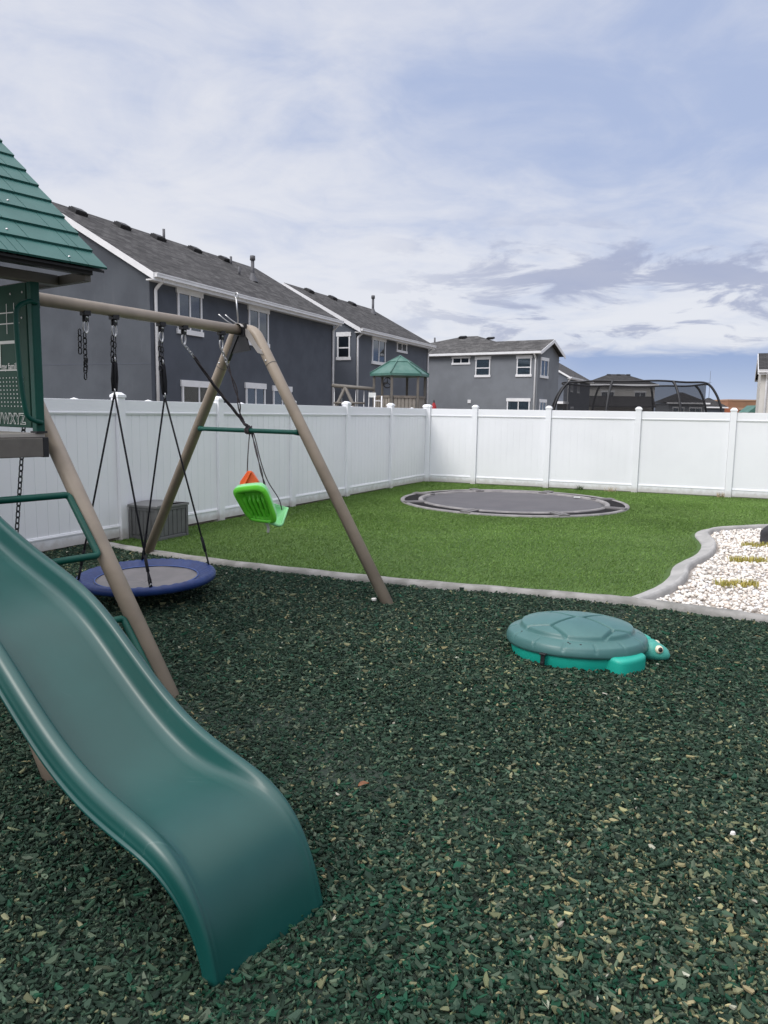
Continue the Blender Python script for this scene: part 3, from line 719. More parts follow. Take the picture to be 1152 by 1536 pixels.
# ------------------------------------------------------------------ loose swing chains
root = thing('swing_chain', HANG[0], 'short pair of black chain lengths hanging loose from the beam beside the tower', 'chain')
a = HANG[0]
mb = MB(); chain_mb(mb, a + uT * .012, a + uT * .014 - UP * .22); chain_mb(mb, a + uT * .014 - UP * .20 + vS * .016, a + uT * .016 - UP * .30 ); chain_mb(mb, a + uT * .016 - UP * .22, a + uT * .018 - UP * .37); mb.build('long_strand', M['chain'], root)
mb = MB(); chain_mb(mb, a + uT * .055 + UP * .02, a + uT * .058 - UP * .17); mb.build('short_strand', M['chain'], root)
root = thing('swing_chain', HANG[5], 'long black swing chain hanging behind the activity board and below the deck', 'chain')
mb = MB(); a = HANG[5]; chain_mb(mb, a, W(.05, -.275, 1.95)); chain_mb(mb, W(.05, -.275, 1.95), W(.05, -.12, .62)); mb.build('strand', M['chain'], root)
mb = MB(); chain_mb(mb, W(.055, -.287, 2.08), W(.055, -.275, 1.93), .05); mb.build('hook_strand', M['chain'], root)

# ------------------------------------------------------------------ saucer swing
SC = W(.035, -1.315, .222); SR = .60
sw = thing('saucer_swing', SC, 'round blue rimmed saucer swing with grey mat hung on black ropes', 'swing')
tilt = Matrix.Rotation(R(1.2), 3, 'X') @ Matrix.Rotation(R(-1.0), 3, 'Y')
profile = [(.435, -.012), (.445, -.004), (.48, .012), (.53, .034), (.57, .048), (.592, .042), (.605, .02), (.603, -.006), (.590, -.024), (.56, -.028), (.52, -.018), (.47, -.02), (.435, -.018)]
rows = []
NR = 144
for r, z in profile:
    row = []
    for k in range(NR):
        a = 2 * math.pi * k / NR; wr = .0045 * math.sin(a * 41 + 2 * math.sin(a * 3)) * (1 if .45 < r < .58 and z > 0 else .2)
        row.append(SC + tilt @ V(r * math.cos(a), r * math.sin(a), z + wr))
    rows.append(row)
MB().grid(rows, True, True, flip=True).build('rim_pad', M['blue'], sw)
rows = []
for r in (0, .1, .2, .3, .4, .455):
    rows.append([SC + tilt @ V(r * math.cos(2 * math.pi * k / 64), r * math.sin(2 * math.pi * k / 64), -.03 * (1 - (r / .455) ** 2) - .004 + .004 * math.sin(9 * k * .098) * r) for k in range(64)])
mb = MB(); mb.grid(rows, True, True); mb.build('mat', M['matg'], sw, solid=.004)
# seam band where the sleeve meets the mat
mb = MB(); mb.tube([SC + tilt @ V(.446 * math.cos(2 * math.pi * k / 72), .446 * math.sin(2 * math.pi * k / 72), .005) for k in range(72)], .006, 6, closed=True); mb.build('piping', pm('pale_blue_thread', (.07, .12, .32), .7), sw)
att = {}
base_a = math.atan2(uT.y, uT.x)
for nm, an_, hi in (('a', 115, 1), ('b', 33, 1), ('c', 212, 2), ('d', 290, 2)):
    q = V(math.cos(R(an_)), math.sin(R(an_)), 0) * .578; att[nm] = (SC + tilt @ (vS * q.x + uT * q.y + UP * .046), hi)
splits = {1: W(.105, -.99, 1.83), 2: W(.03, -1.552, 1.815)}
for hi, sp_ in splits.items():
    h = HANG[hi]; mb = MB(); m1 = h.lerp(sp_, .40) if hi == 1 else h.lerp(sp_, .36)
    chain_mb(mb, h, m1); chain_mb(mb, h + vS * .012 + uT * .028, m1 + uT * .022 - UP * (.02 if hi == 1 else .12))
    mb.build('chain', M['chain'], sw)
    mb = MB()
    for o_ in [V(.016 * math.cos(q * 1.05), .016 * math.sin(q * 1.05), .006 * (q % 3 - 1)) for q in range(6)] + [V(0, 0, 0)]:
        mb.tube([m1 + UP * .03, m1.lerp(sp_, .1) + o_, m1.lerp(sp_, .5) + o_ * 1.5, m1.lerp(sp_, .85) + o_, sp_ + UP * .04], .0085, 8)
    mb.build('rope_bundle', M['rope'], sw)
    mb = MB()
    for q in (m1, sp_ + UP * .035): mb.tube([q + vS * .024 * math.cos(R(x)) + UP * .026 * math.sin(R(x)) + uT * .012 * math.cos(R(x)) for x in range(0, 360, 30)], .0055, 6, closed=True)
    mb.build('ring', M['zinc'], sw)
for nm, (p, hi) in att.items():
    s0 = splits[hi]; d = (s0 - p).normalized(); mb = MB()
    mb.tube([s0 + UP * .02, p + d * .25], .0085, 8)
    side = d.cross(UP).normalized() * .010
    mb.tube([p + d * .27, p + d * .13], .014, 8)
    mb.tube([p + d * .14, p + d * .06 + side, p + side * .8], .008, 8); mb.tube([p + d * .14, p + d * .06 - side, p - side * .8], .008, 8)
    rp = mb.build('rope', M['rope'], sw)
    mb = MB(); mb.tube([p + side * 1.2 * math.cos(R(x)) + UP * (.012 + .016 * math.sin(R(x))) for x in range(0, 360, 40)], .004, 6, closed=True); mb.build('ring', M['zinc'], rp)

# ------------------------------------------------------------------ toddler swing tangled on the crossbar
def img(px_, py_, yy):   # a point of the yard seen at that spot from the photographer's place, yy metres ahead
    d = f * FPX + rr * (px_ - 576) - uu * (py_ - 768); return V(0, 0, HC) + d * (yy / d.y)
seat = thing('toddler_swing', W(.25, -2.47, .62), 'lime green toddler swing seat with orange fittings tangled over the crossbar', 'swing')
# the shell: a ribbed tray with its underside turned to the viewer, walls running back to the seat side
A_, B_, C_, D_ = img(347, 730, 7.44), img(398, 724, 7.34), img(419, 783, 7.52), img(374, 777, 7.64)
e1 = (B_ - A_); e2 = (D_ - A_); nn = e1.cross(e2).normalized()
if nn.y > 0: nn = -nn
def Sq(u, v_, h): return A_ * (1 - u) * (1 - v_) + B_ * u * (1 - v_) + C_ * u * v_ + D_ * (1 - u) * v_ + nn * h
def shell(u, v_):
    """a broad rolled rim round a deep pan with five ribs that fade in below the top"""
    wl_ = .17 if u < .5 else .12
    d = min(u / wl_, (1 - u) / wl_, v_ / .14, (1 - v_) / .11)
    if d < 1: return .050 * math.sin(min(1, d) * math.pi * .5 + math.pi * .25) ** .5 * (.55 + .45 * math.sin(math.pi * min(1, d)))
    k = min(1, (d - 1) / .25); h = .038 * (1 - k) - .012 * k
    uu_ = (u - .17) / .71
    rib = max(0, math.sin(uu_ * math.pi * 10)) ** .6 if 0 < uu_ < 1 else 0
    g = sstep0(v_, .26 + .10 * (1 - rib), .42); return h + .042 * rib * g * k
def sstep0(x, a, b_): u = min(1, max(0, (x - a) / (b_ - a))); return u * u * (3 - 2 * u)
def sup(u, v_):
    cu_, cv_ = (u - .5) * 2, (v_ - .5) * 2
    q = (abs(cu_) ** 4.5 + abs(cv_) ** 4.5) ** (1 / 4.5) or 1e-6; m_ = max(abs(cu_), abs(cv_)); kk = m_ / q if m_ > 0 else 1
    return .5 + cu_ * kk / 2, .5 + cv_ * kk / 2
NU = 72; rows = []
for j in range(NU + 1):
    rows.append([Sq(*sup(i / NU, j / NU), shell(i / NU, j / NU)) for i in range(NU + 1)])
mb = MB(); mb.grid(rows, True); mb.build('seat_shell', M['lime'], seat, solid=.01)
loop = [sup(k / 20, 0) for k in range(20)] + [sup(1, k / 20) for k in range(20)] + [sup(1 - k / 20, 1) for k in range(20)] + [sup(0, 1 - k / 20) for k in range(20)]
mb = MB(); mb.grid([[Sq(.5 + (u - .5) * g_, .5 + (v_ - .5) * g_, h) for u, v_ in loop + loop[:1]] for g_, h in ((.985, .034), (1.01, .020), (1.015, .0), (.99, -.025), (.95, -.035))], True); mb.build('side_wall', M['mint'], seat, solid=.008)
# the raised front lip of the seat, a scooped dish
q0, q1, q2, q3 = img(393, 752, 7.62), img(431, 762, 7.76), img(420, 788, 7.56), img(403, 783, 7.50)
rows = []
for j in range(17):
    v_ = j / 16; row = []
    for i in range(17):
        u = i / 16; p = q0 * (1 - u) * (1 - v_) + q1 * u * (1 - v_) + q2 * u * v_ + q3 * (1 - u) * v_
        row.append(p + V(0, .06, -.045) * (math.sin(math.pi * u) * math.sin(math.pi * v_)) ** .7)
    rows.append(row)
mb = MB(); mb.grid(rows, True); mb.tube([q0, q0.lerp(q1, .5) + UP * .004, q1], .008, 8); mb.tube(spline([q1, q1.lerp(q2, .6) + V(.01, -.01, 0), q2, q3], 5), .015, 10); mb.build('front_lip', M['mint'], seat, solid=.012)
# orange backrest top and T-bar
mb = MB(); mb.prism([img(371, 706, 7.56), img(377, 706, 7.56), img(387, 721, 7.54), img(386, 727, 7.53), img(359, 728, 7.53), img(360, 722, 7.54)], V(.0, .11, -.02)); 
mb.prism([img(374.5, 708, 7.53), img(377, 708, 7.53), img(368, 727, 7.50), img(364, 727, 7.50)], V(0, .05, 0))
mb.build('backrest', M['orange'], seat, bevel=.008)
mb = MB(); mb.prism([img(390, 735, 7.50), img(393, 738, 7.50), img(392, 748, 7.55), img(396, 747, 7.55), img(399, 743, 7.55), img(401, 745, 7.55), img(397, 751, 7.55), img(398, 756, 7.58), img(394, 757, 7.58), img(390, 749, 7.55)], V(.005, .06, -.01)); mb.build('safety_bar', M['orange'], seat, bevel=.006)
mb = MB(); sp2 = spline([img(396, 775, 7.56), img(399, 783, 7.55), img(402.5, 791, 7.56), img(402, 799, 7.57)], 5); mb.grid([[p - V(.020 - .008 * i / 15, 0, 0), p + V(.020 - .008 * i / 15, 0, 0)] for i, p in enumerate(sp2)]); mb.build('strap', M['strap'], seat, solid=.003)
mb = MB(); mb.boxf(img(396.5, 776.5, 7.55), V(.013, 0, .002), V(0, .008, 0), V(-.004, 0, .012)); mb.build('buckle', M['black'], seat, bevel=.003)
# ropes from the hangers over the crossbar to the seat
def ropes(name, pts, r, strands=1, off=.008):
    mb = MB(); sp3 = spline(pts, 8)
    for k in range(strands):
        mb.tube([p + V(off * math.cos(2 * math.pi * k / strands + i * .55), off * .5, off * math.sin(2 * math.pi * k / strands + i * .55)) if strands > 1 else p for i, p in enumerate(sp3)], r, 6)
    return mb.build(name, M['grope'], seat)
kn = xb(-.02) + UP * .03
kp = img(376, 641, (kn.y)); 
ya = HANG[3].y; yb = HANG[4].y; yk = kp.y
for h_, e_ in ((HANG[3], .14), (HANG[4], .2)):
    mb = MB(); chain_mb(mb, h_, h_.lerp(kp, e_), .045, .004, .011); mb.build('link', M['zinc'], seat)
a0, b0 = HANG[3].lerp(kp, .13), HANG[4].lerp(kp, .19)
cor = img(359, 625, yk - .05)
ropes('rope', [a0, a0.lerp(cor, .5) - UP * .02, cor, img(368, 637, yk - .05), kp], .0085, 3, .009)
ropes('rope', [b0, b0.lerp(cor, .55) + V(.03, 0, 0), cor + V(.015, 0, .005), img(370, 638, yk - .05), kp + V(.01, 0, 0)], .0065, 2, .011)
mb = MB()
for k in range(3):
    c_ = xb(-.03 + k * .022); mb.tube([c_ + vS * .004 * i / 12 + UP * .032 * math.cos(2 * math.pi * i / 12) + uT * .032 * math.sin(2 * math.pi * i / 12) for i in range(12)], .0075, 6, closed=True)
mb.build('rope_wrap', M['grope'], seat)
kb = kp - UP * .05
ropes('rope', [kp, img(374, 655, yk), img(372, 680, 7.58), img(371, 708, 7.6)], .0055)
ropes('rope', [kp, img(379, 655, yk), img(390, 700, 7.55), img(397, 728, 7.55), img(400, 744, 7.58)], .0055, 2, .006)
ropes('rope', [kp, img(382, 655, yk), img(392, 695, 7.60), img(402, 722, 7.65), img(418, 748, 7.7), img(423, 765, 7.72)], .0055)

# ------------------------------------------------------------------ turtle sandbox
TT = V(1.41, 5.36, 0); th = R(-11)
hx, hy = V(math.cos(th), math.sin(th), 0), V(-math.sin(th), math.cos(th), 0)
tu = thing('turtle_sandbox', TT, 'teal turtle shaped sandbox with grey green shell lid sunk in the mulch', 'sandbox')
def TP(a, b_, z): return TT + hx * a + hy * b_ + UP * z
LR = .495
def sstep(x, a, b_): u = min(1, max(0, (x - a) / (b_ - a))); return u * u * (3 - 2 * u)
PL = [(.06, -.42), (-.45, .0), (.0, .42), (.52, -.02), (-.62, -.80), (.76, -.74), (-.62, .72), (.6, .70)]
def lid_z(r, a):
    """dome with plates laid out like a shell's scutes and a notched rim"""
    z = .168 + .085 * (1 - r ** 2.4)
    x, y = r * math.cos(a), r * math.sin(a)
    if r < .82:
        ds = sorted(((x - p) ** 2 + (y - q) ** 2, p, q) for p, q in PL); d1 = ds[0]
        dd = min((e[0] - d1[0]) / (2 * math.hypot(e[1] - d1[1], e[2] - d1[2])) for e in ds[1:5]); dd = min(dd, .82 - r)
        z += .004 + .026 * sstep(dd, .006, .034)
    else:
        na = (a * 14 / (2 * math.pi)) % 1.0; z -= .012 * (1 - sstep(min(na, 1 - na) * 2 * math.pi / 14 * r, .006, .02)) * sstep(r, .84, .9)
        if r > .965: z -= .02 * ((r - .965) / .035) ** 2
    return z
NA, NRr = 280, 90
rows = []
for j in range(NRr + 1):
    r = max(1e-4, (j / NRr)); rows.append([TP(LR * r * math.cos(2 * math.pi * k / NA), LR * r * .86 * math.sin(2 * math.pi * k / NA), lid_z(r, 2 * math.pi * k / NA)) for k in range(NA)])
for r, z in ((1.008, .136), (1.012, .118), (1.008, .102), (.99, .100)): 
    rows.append([TP(LR * r * math.cos(2 * math.pi * k / NA), LR * r * .86 * math.sin(2 * math.pi * k / NA), z + .004 * math.sin(k * 2 * math.pi / NA * 3)) for k in range(NA)])
lid = MB().grid(rows, True, True, flip=False).build('lid', M['lid'], tu)
for a, rr_ in ((-100, .86), (-98.3, .885), (-89, .885), (-155, .86)):
    q = TP(LR * rr_ * math.cos(R(a)), LR * rr_ * .86 * math.sin(R(a)), lid_z(rr_, R(a) % (2 * math.pi)) - .002); b = MB(); b.lathe(q, [(0, .0035), (.006, .0035), (.0075, 0)], 8); b.build('air_hole', M['black'], lid)
rows = []
for r, z in ((.955, .130), (.968, .095), (.95, .04), (.91, -.03)):
    rows.append([TP(LR * r * math.cos(2 * math.pi * k / 90) * (1 + .02 * math.cos(3 * k * 2 * math.pi / 90)), LR * r * .86 * math.sin(2 * math.pi * k / 90), z) for k in range(90)])
MB().grid(rows, True, True).build('base', M['teal'], tu)
def flipper(ang, rad, ln, wd, ht):
    c = TP(LR * rad * math.cos(R(ang)), LR * rad * .86 * math.sin(R(ang)), 0); d = (c - TT); d.z = 0; d.normalize(); s = V(-d.y, d.x, 0)
    rows = []
    for z, k in ((ht, 0.0), (ht, .80), (ht - .004, .92), (ht - .014, .99), (ht - .03, 1.0), (.05, 1.0), (-.03, .98)):
        row = []
        for i in range(48):
            a = 2 * math.pi * i / 48; ca, sa = math.cos(a), math.sin(a); g = (abs(ca) ** 3.2 + abs(sa) ** 3.2) ** (-1 / 3.2)
            row.append(c + d * (ln * ca * g * k) + s * (wd * sa * g * k) + UP * (z - .010 * (ca * k) ))
        rows.append(row)
    return MB().grid(rows, True, True).build('flipper', M['teal'], tu)
flipper(-47, .93, .095, .15, .120); flipper(31, 1.02, .09, .14, .13); flipper(140, .93, .08, .13, .10)
# head: brow, snout and two eyes
rot = Matrix((hx, hy, UP)).transposed()
hm = MB(); rows = []
hc = TP(.545, -.01, .058)
for i in range(15):
    u = i / 14; x = -.11 + .22 * u; wv_ = .084 * (1 - max(0, (u - .35) / .65) ** 2.6) ** .5 * (.8 + .2 * min(1, u * 3)); hv = .076 * (1 - max(0, (u - .3) / .7) ** 2.2) ** .5
    zc = .012 - .025 * u ** 2
    rows.append([hc + rot @ V(x, wv_ * math.cos(2 * math.pi * k / 28), zc + hv * math.sin(2 * math.pi * k / 28) * (1 if math.sin(2 * math.pi * k / 28) > 0 else .8) + (.016 * math.exp(-((u - .45) / .16) ** 2) if math.sin(2 * math.pi * k / 28) > .3 and abs(math.cos(2 * math.pi * k / 28)) > .3 else 0)) for k in range(28)])
hm.grid(rows, True, True, flip=True); rows[-1]
hd = hm.build('head', pm('turtle_head_plastic', (.045, .30, .245), .45, (.07, .345, .28), 30, bump=.25, bscale=40), tu)
for sg in (-1, 1):
    c_ = hc + rot @ V(.020, sg * .072, .046); ax = (rot @ V(.35, sg * 1.0, .25)).normalized(); xx = ax.cross(UP).normalized(); mx_ = Matrix((xx, ax.cross(xx), ax)).transposed()
    ey = MB().lathe(c_, [(0, .020), (.014, .018), (.025, .010), (.029, 0), (.029, -.014)], 18, ax=mx_).build('eye', M['eye'], hd)
    MB().lathe(c_ + ax * .0125, [(0, .0105), (.012, .009), (.020, 0)], 14, ax=mx_).build('pupil', M['black'], hd)
# latch on the near flank
la = R(-118); q = TP(LR * 1.0 * math.cos(la), LR * .87 * math.sin(la), 0); d = V(q.x - TT.x, q.y - TT.y, 0).normalized(); s = V(-d.y, d.x, 0)
b = MB(); b.boxf(q + d * .012 + UP * .108, s * .024, d * .016, UP * .006); b.boxf(q + d * .016 + UP * .07, s * .015, d * .006, UP * .042); b.boxf(q + d * .024 + UP * .045, s * .012, d * .005, UP * .010)
b.build('latch', M['black'], tu, bevel=.003)

# ------------------------------------------------------------------ sunken trampoline
tr = thing('sunken_trampoline', V(TC[0], TC[1], 0), 'round grey trampoline set level into the lawn with vented rim', 'trampoline')
TCv = V(TC[0], TC[1], 0); NTR = 120
def ring(mb, prof):
    rows = [[TCv + V(r * math.cos(2 * math.pi * k / NTR), r * math.sin(2 * math.pi * k / NTR), z) for k in range(NTR)] for r, z in prof]; mb.grid(rows, True, True, flip=True); return mb
ring(MB(), [(2.205, -.02), (2.20, .03), (2.19, .042), (2.14, .044), (2.12, .038), (2.115, .02)]).build('outer_rim', M['tring'], tr)
ring(MB(), [(2.12, .030), (2.0, .031), (1.84, .031)]).build('vent_mesh', M['vent'], tr)
ring(MB(), [(1.85, .02), (1.845, .045), (1.835, .055), (1.775, .055), (1.76, .045), (1.75, .01)]).build('inner_rim', M['tring'], tr)
ring(MB(), [(1.76, .014), (1.70, .014), (1.68, .015)]).build('spring_gap', M['black'], tr)
ring(MB(), [(1.69, .026), (1.2, .022), (.6, .018), (.01, .016)]).build('jump_mat', M['tmat'], tr)
for i in range(8):
    a = R(i * 45 + 14); d = V(math.cos(a), math.sin(a), 0); s = V(-d.y, d.x, 0)
    b = MB(); b.boxf(TCv + d * 1.975 + UP * .045, d * .22, s * .10, UP * .016); b.boxf(TCv + d * 1.975 + UP * .064, d * .20, s * .03, UP * .006); b.build('rim_joint', pm('dark_padding', (.17, .16, .16), .75, (.13, .125, .125), 5), tr, bevel=.012)
b = MB(); b.boxf(TCv + V(1.45, .72, .05), V(.06, .0, 0), V(0, .03, 0), V(0, 0, .008)); b.build('care_tag', M['paint'], tr)

# ------------------------------------------------------------------ deck box
Kb = V(-2.955, 9.80, 0); bw_, bdp, bh = .60, .49, .475
bx = thing('deck_box', Kb + w * bw_ / 2 + wn * bdp / 2, 'grey resin storage box with panelled sides standing against the white fence', 'storage box')
cb2 = Kb + w * bw_ / 2 + wn * bdp / 2
b = MB(); b.boxf(cb2 + UP * .215, w * (bw_ / 2 - .014), wn * (bdp / 2 - .014), UP * .215)
for face, ax, half, hd_ in ((nL, w, bw_ / 2, bdp / 2), (-w, wn, bdp / 2, bw_ / 2)):
    for k in range(6):
        b.boxf(cb2 + face * (hd_ - .012) + ax * (-half + .045 + (k + .5) * (2 * half - .09) / 6) + UP * .225, ax * ((2 * half - .09) / 12 - .006), face * .006, UP * .165)
    for sg in (-1, 1): b.boxf(cb2 + face * (hd_ - .008) + ax * (sg * (half - .022)) + UP * .215, ax * .021, face * .012, UP * .213)
    for z in (.025, .412): b.boxf(cb2 + face * (hd_ - .009) + UP * z, ax * (half - .046), face * .011, UP * .021)
b.build('body', M['boxg'], bx, bevel=.004)
b = MB(); b.boxf(cb2 + UP * .447, w * (bw_ / 2 + .012), wn * (bdp / 2 + .012), UP * .016)
rows = []
for i in range(9):
    u = -1 + i / 4; rows.append([cb2 + w * (u * (bw_ / 2 + .004)) + wn * (v_ * (bdp / 2 + .004)) + UP * (.4635 + .022 * (1 - u * u) ) for v_ in (-1, -.5, 0, .5, 1)])
b.grid(rows, True); b.build('lid', M['boxl'], bx, bevel=.004)

# ------------------------------------------------------------------ small things in the beds
def lump(name, c, r, mat, label, cat, seed=1, n=24, squash=(1, .8, .75)):
    rs = np.random.default_rng(seed); ph = rs.uniform(0, 6, 9); mb = MB(); rows = []
    for i in range(n // 2 + 1):
        a = math.pi * i / (n // 2); row = []
        for k in range(n):
            b_ = 2 * math.pi * k / n; d = V(math.sin(a) * math.cos(b_), math.sin(a) * math.sin(b_), math.cos(a))
            q = 1 + .12 * math.sin(3 * d.x + ph[0]) + .10 * math.sin(4 * d.y + ph[1]) + .08 * math.sin(5 * d.z + ph[2]) + .05 * math.sin(9 * d.x + 7 * d.y + ph[3])
            row.append(Vector(c) + V(d.x * squash[0], d.y * squash[1], d.z * squash[2]) * r * q)
        rows.append(row)
    mb.grid(rows, True, True); return tag(mb.build(name, mat, None, c), label, cat)
lump('boulder', (5.34, 10.2, .13), .23, M['boulder'], 'dark charcoal rock standing in the white pebbles at the edge of view', 'rock', 3)
ws = pm('white_stone', (.7, .68, .64), .8)
for i, (x, y, r, lb) in enumerate(((-.08, 6.76, .022, 'small white stone on the mulch beside the near swing leg'), (1.453, 2.928, .012, 'single white pebble lying on the mulch in front of the turtle'), (-2.6, 8.3, .014, 'tiny white stone on the mulch behind the saucer swing'))):
    lump('stray_pebble', (x, y, .035), r, ws, lb, 'pebble', 10 + i)
# a dry brown leaf
lf = MB(); rows = []
for i in range(9):
    u = i / 8; wd_ = .016 * math.sin(math.pi * u) ** .7 + .0005
    rows.append([V(-.074 + .05 * (u - .5), 3.247 + .03 * (u - .5), .05) + V(-.5, .85, 0) * (k * wd_) + UP * (.008 * abs(k) + .01 * math.sin(u * 3)) for k in (-1, -.5, 0, .5, 1)])
lf.grid(rows, True); tag(lf.build('dry_leaf', pm('dry_leaf', (.2, .09, .04), .8, (.14, .055, .03), 60), None, (-.074, 3.247, .05)), 'curled brown dry leaf on the mulch beyond the slide end', 'leaf')
def tuft(c, w_, h, n, label, seed, mat, cat='plant', name='grass_tuft', aspect=.3):
    rs = np.random.default_rng(seed); mb = MB()
    for i in range(n):
        bx_, by_ = rs.uniform(-.5, .5) * w_ * .95, rs.normal(0, w_ * aspect * .3); hh = h * rs.uniform(.45, 1.1); a = rs.uniform(0, 6.28); ln = rs.uniform(.1, .8) * hh; wd_ = rs.uniform(.003, .006)
        d = V(math.cos(a), math.sin(a), 0); s = V(-d.y, d.x, 0); p = Vector(c) + V(bx_, by_, 0)
        q = [p, p + d * ln * .35 + UP * hh * .65, p + d * ln + UP * hh]
        mb.add([q[0] - s * wd_, q[0] + s * wd_, q[1] + s * wd_ * .8, q[1] - s * wd_ * .8, q[2]], [(0, 1, 2, 3), (3, 2, 4)])
    return tag(mb.build(name, mat, None, c), label, cat)
yg = pm('yellow_green_blades', (.46, .37, .09), .7, (.30, .30, .07), 30)
tuft((5.02, 10.05, .02), .46, .072, 260, 'yellow green grass clump beside the dark rock in the pebbles', 1, yg)
tuft((4.36, 8.95, .02), .44, .072, 300, 'middle yellowing grass clump in the white pebble bed', 2, yg)
tuft((3.62, 7.62, .02), .44, .072, 300, 'yellow grass clump in the pebbles closest to the mulch kerb', 3, yg)
tuft((4.50, 17.45, 0), .16, .13, 60, 'small dark green weed at the foot of the back fence', 4, pm('weed_green', (.03, .07, .015), .8, (.05, .09, .02), 40), name='weed', aspect=.6)
tuft((5.15, 17.2, 0), .30, .14, 40, 'dry straw coloured weed under the back fence beside a green weed', 5, pm('straw', (.42, .33, .2), .8), name='weed', aspect=.3)
tuft((7.28, 16.36, 0), .18, .13, 40, 'pale dry weed against the back fence near a post', 6, pm('straw', (.42, .33, .2), .8), name='weed', aspect=.3)

# ------------------------------------------------------------------ houses
def window(house, o, d, nrm, x0, x1, z0, z1, kind='slider', blinds=True, wood=None):
    """trim, sash, glass and blinds on the wall plane through o along d, facing nrm. x0..x1, z0..z1: outside of the trim"""
    P_ = lambda x, z, h: o + d * x + UP * z + nrm * h
    hd_, sl, jb = (.20, .15, .07) if kind != 'small' else (.12, .12, .08)
    tr_ = MB(); cx, cz = (x0 + x1) / 2, (z0 + z1) / 2; hw, hh = (x1 - x0) / 2, (z1 - z0) / 2
    tr_.boxf(P_(cx, z1 - hd_ / 2, .03), d * (hw + .05), nrm * .03, UP * hd_ / 2)
    tr_.boxf(P_(cx, z0 + sl / 2, .03), d * (hw + .05), nrm * .03, UP * sl / 2)
    for sx in (x0 + jb / 2, x1 - jb / 2): tr_.boxf(P_(sx, (z0 + sl + z1 - hd_) / 2, .022), d * jb / 2, nrm * .022, UP * (z1 - hd_ - z0 - sl) / 2)
    a0, a1, b0, b1 = x0 + jb, x1 - jb, z0 + sl, z1 - hd_
    if kind in ('slider', 'small'): tr_.boxf(P_((a0 + a1) / 2, (b0 + b1) / 2, .018), d * .03, nrm * .016, UP * (b1 - b0) / 2)
    else: tr_.boxf(P_((a0 + a1) / 2, (b0 + b1) / 2 - .05, .018), d * (a1 - a0) / 2, nrm * .016, UP * .03)
    wi = tr_.build('window', M['trim'], house)
    g = MB(); g.boxf(P_((a0 + a1) / 2, (b0 + b1) / 2, .012), d * (a1 - a0) / 2, nrm * .001, UP * (b1 - b0) / 2); g.build('pane', M['glass'], wi)
    bk = MB(); bk.boxf(P_((a0 + a1) / 2, (b0 + b1) / 2, .003), d * (a1 - a0) / 2, nrm * .001, UP * (b1 - b0) / 2); bk.build('shade_backing', M['dark'], wi)  # dark sheet on the solid wall, painted as the unlit room
    if blinds:
        s = MB(); nsl = max(2, int((b1 - b0) / .085)); parts = [(a0, (a0 + a1) / 2 - .05), ((a0 + a1) / 2 + .05, a1)] if kind == 'slider' else [(a0, a1)]
        for p0, p1 in parts:
            for k in range(nsl):
                s.boxf(P_((p0 + p1) / 2, b0 + (k + .5) * (b1 - b0) / nsl, .007), d * ((p1 - p0) / 2 - .01), nrm * .001 + UP * .004, UP * (b1 - b0) / nsl * (.33 if blinds == 1 else .46))
        s.build('blind', M['blind'], wi)
    return wi
def downspout(house, o, d, nrm, x, ze, out=.34):
    P_ = lambda a, h, z: o + d * a + nrm * h + UP * z
    mb = MB(); mb.tube(rounded([P_(x, out, ze - .06), P_(x, out, ze - .17), P_(x, .05, ze - .42), P_(x, .05, .0)], .06, 4), .05, 8, smooth=True); mb.build('downspout', M['trim'], house)
def gable_house(name, P0, d, L, depth, ez, rz, wall, wall_end, label, eave=.32, rake=.18, shingle=None, ends=True, group=None):
    """P0: eave corner on plan nearest the viewer; eave runs along d; the house extends to the left of d"""
    n = V(-d.y, d.x, 0); root = thing(name, P0 + d * L / 2 + n * depth / 2, label, 'house', group)
    a = P0 + d * rake + n * eave; L2 = L - 2 * rake; D2 = depth - 2 * eave; sl = (rz - ez) / (depth / 2)
    zw = ez + eave * sl - .12; zp = rz - .14
    b = MB(); b.prism([a, a + n * D2, a + n * D2 + UP * zw, a + n * D2 / 2 + UP * zp, a + UP * zw], d * L2); wl = b.build('wall', wall, root)
    if wall_end is not None:   # the gable end is a separate stucco field
        e = MB(); q = a - d * .012; e.prism([q + n * .0, q + n * D2, q + n * D2 + UP * zw, q + n * D2 / 2 + UP * (zp), q + UP * zw], d * .011); e.build('gable_wall', wall_end, root)
    r_ = MB(); th_ = .10
    for k0, k1 in ((0, .5), (1, .5)):
        p0, p1 = P0 + n * (depth * k0) + UP * ez, P0 + n * (depth * k1) + UP * rz
        r_.prism([p0, p1, p1 - UP * th_, p0 - UP * th_], d * L)
    ro_ = r_.build('roof', shingle, root)
    for dd in (0, L):
        for k0 in (0, 1):
            f_ = MB(); p0, p1 = P0 + n * (depth * k0) + d * dd + UP * (ez - .015), P0 + n * (depth * .5) + d * dd + UP * (rz - .015)
            f_.prism([p0, p1, p1 - UP * .2, p0 - UP * .2], d * (-.03 if dd == 0 else .03)); f_.build('rake_board', M['trim'], root)
    g = MB()
    for k0, sg in ((0, -1), (1, 1)):
        q = P0 + n * (depth * k0); g.boxf(q + d * L / 2 + UP * (ez - .075) + n * (sg * .055), d * L / 2, n * .05, UP * .06)
        g.boxf(q + d * L / 2 + UP * (ez - .03) + n * (sg * .07), d * L / 2, n * .05, UP * .018)
        g.boxf(q + d * L / 2 + UP * (ez - .19) + n * (-sg * eave / 2), d * (L / 2 - .03), n * eave / 2, UP * .02)
        g.boxf(q + d * L / 2 + UP * (ez - .14) + n * (sg * -.0), d * L / 2, n * .012, UP * .09)
    g.build('gutter', M['trim'], root)
    return root, a, n, ro_
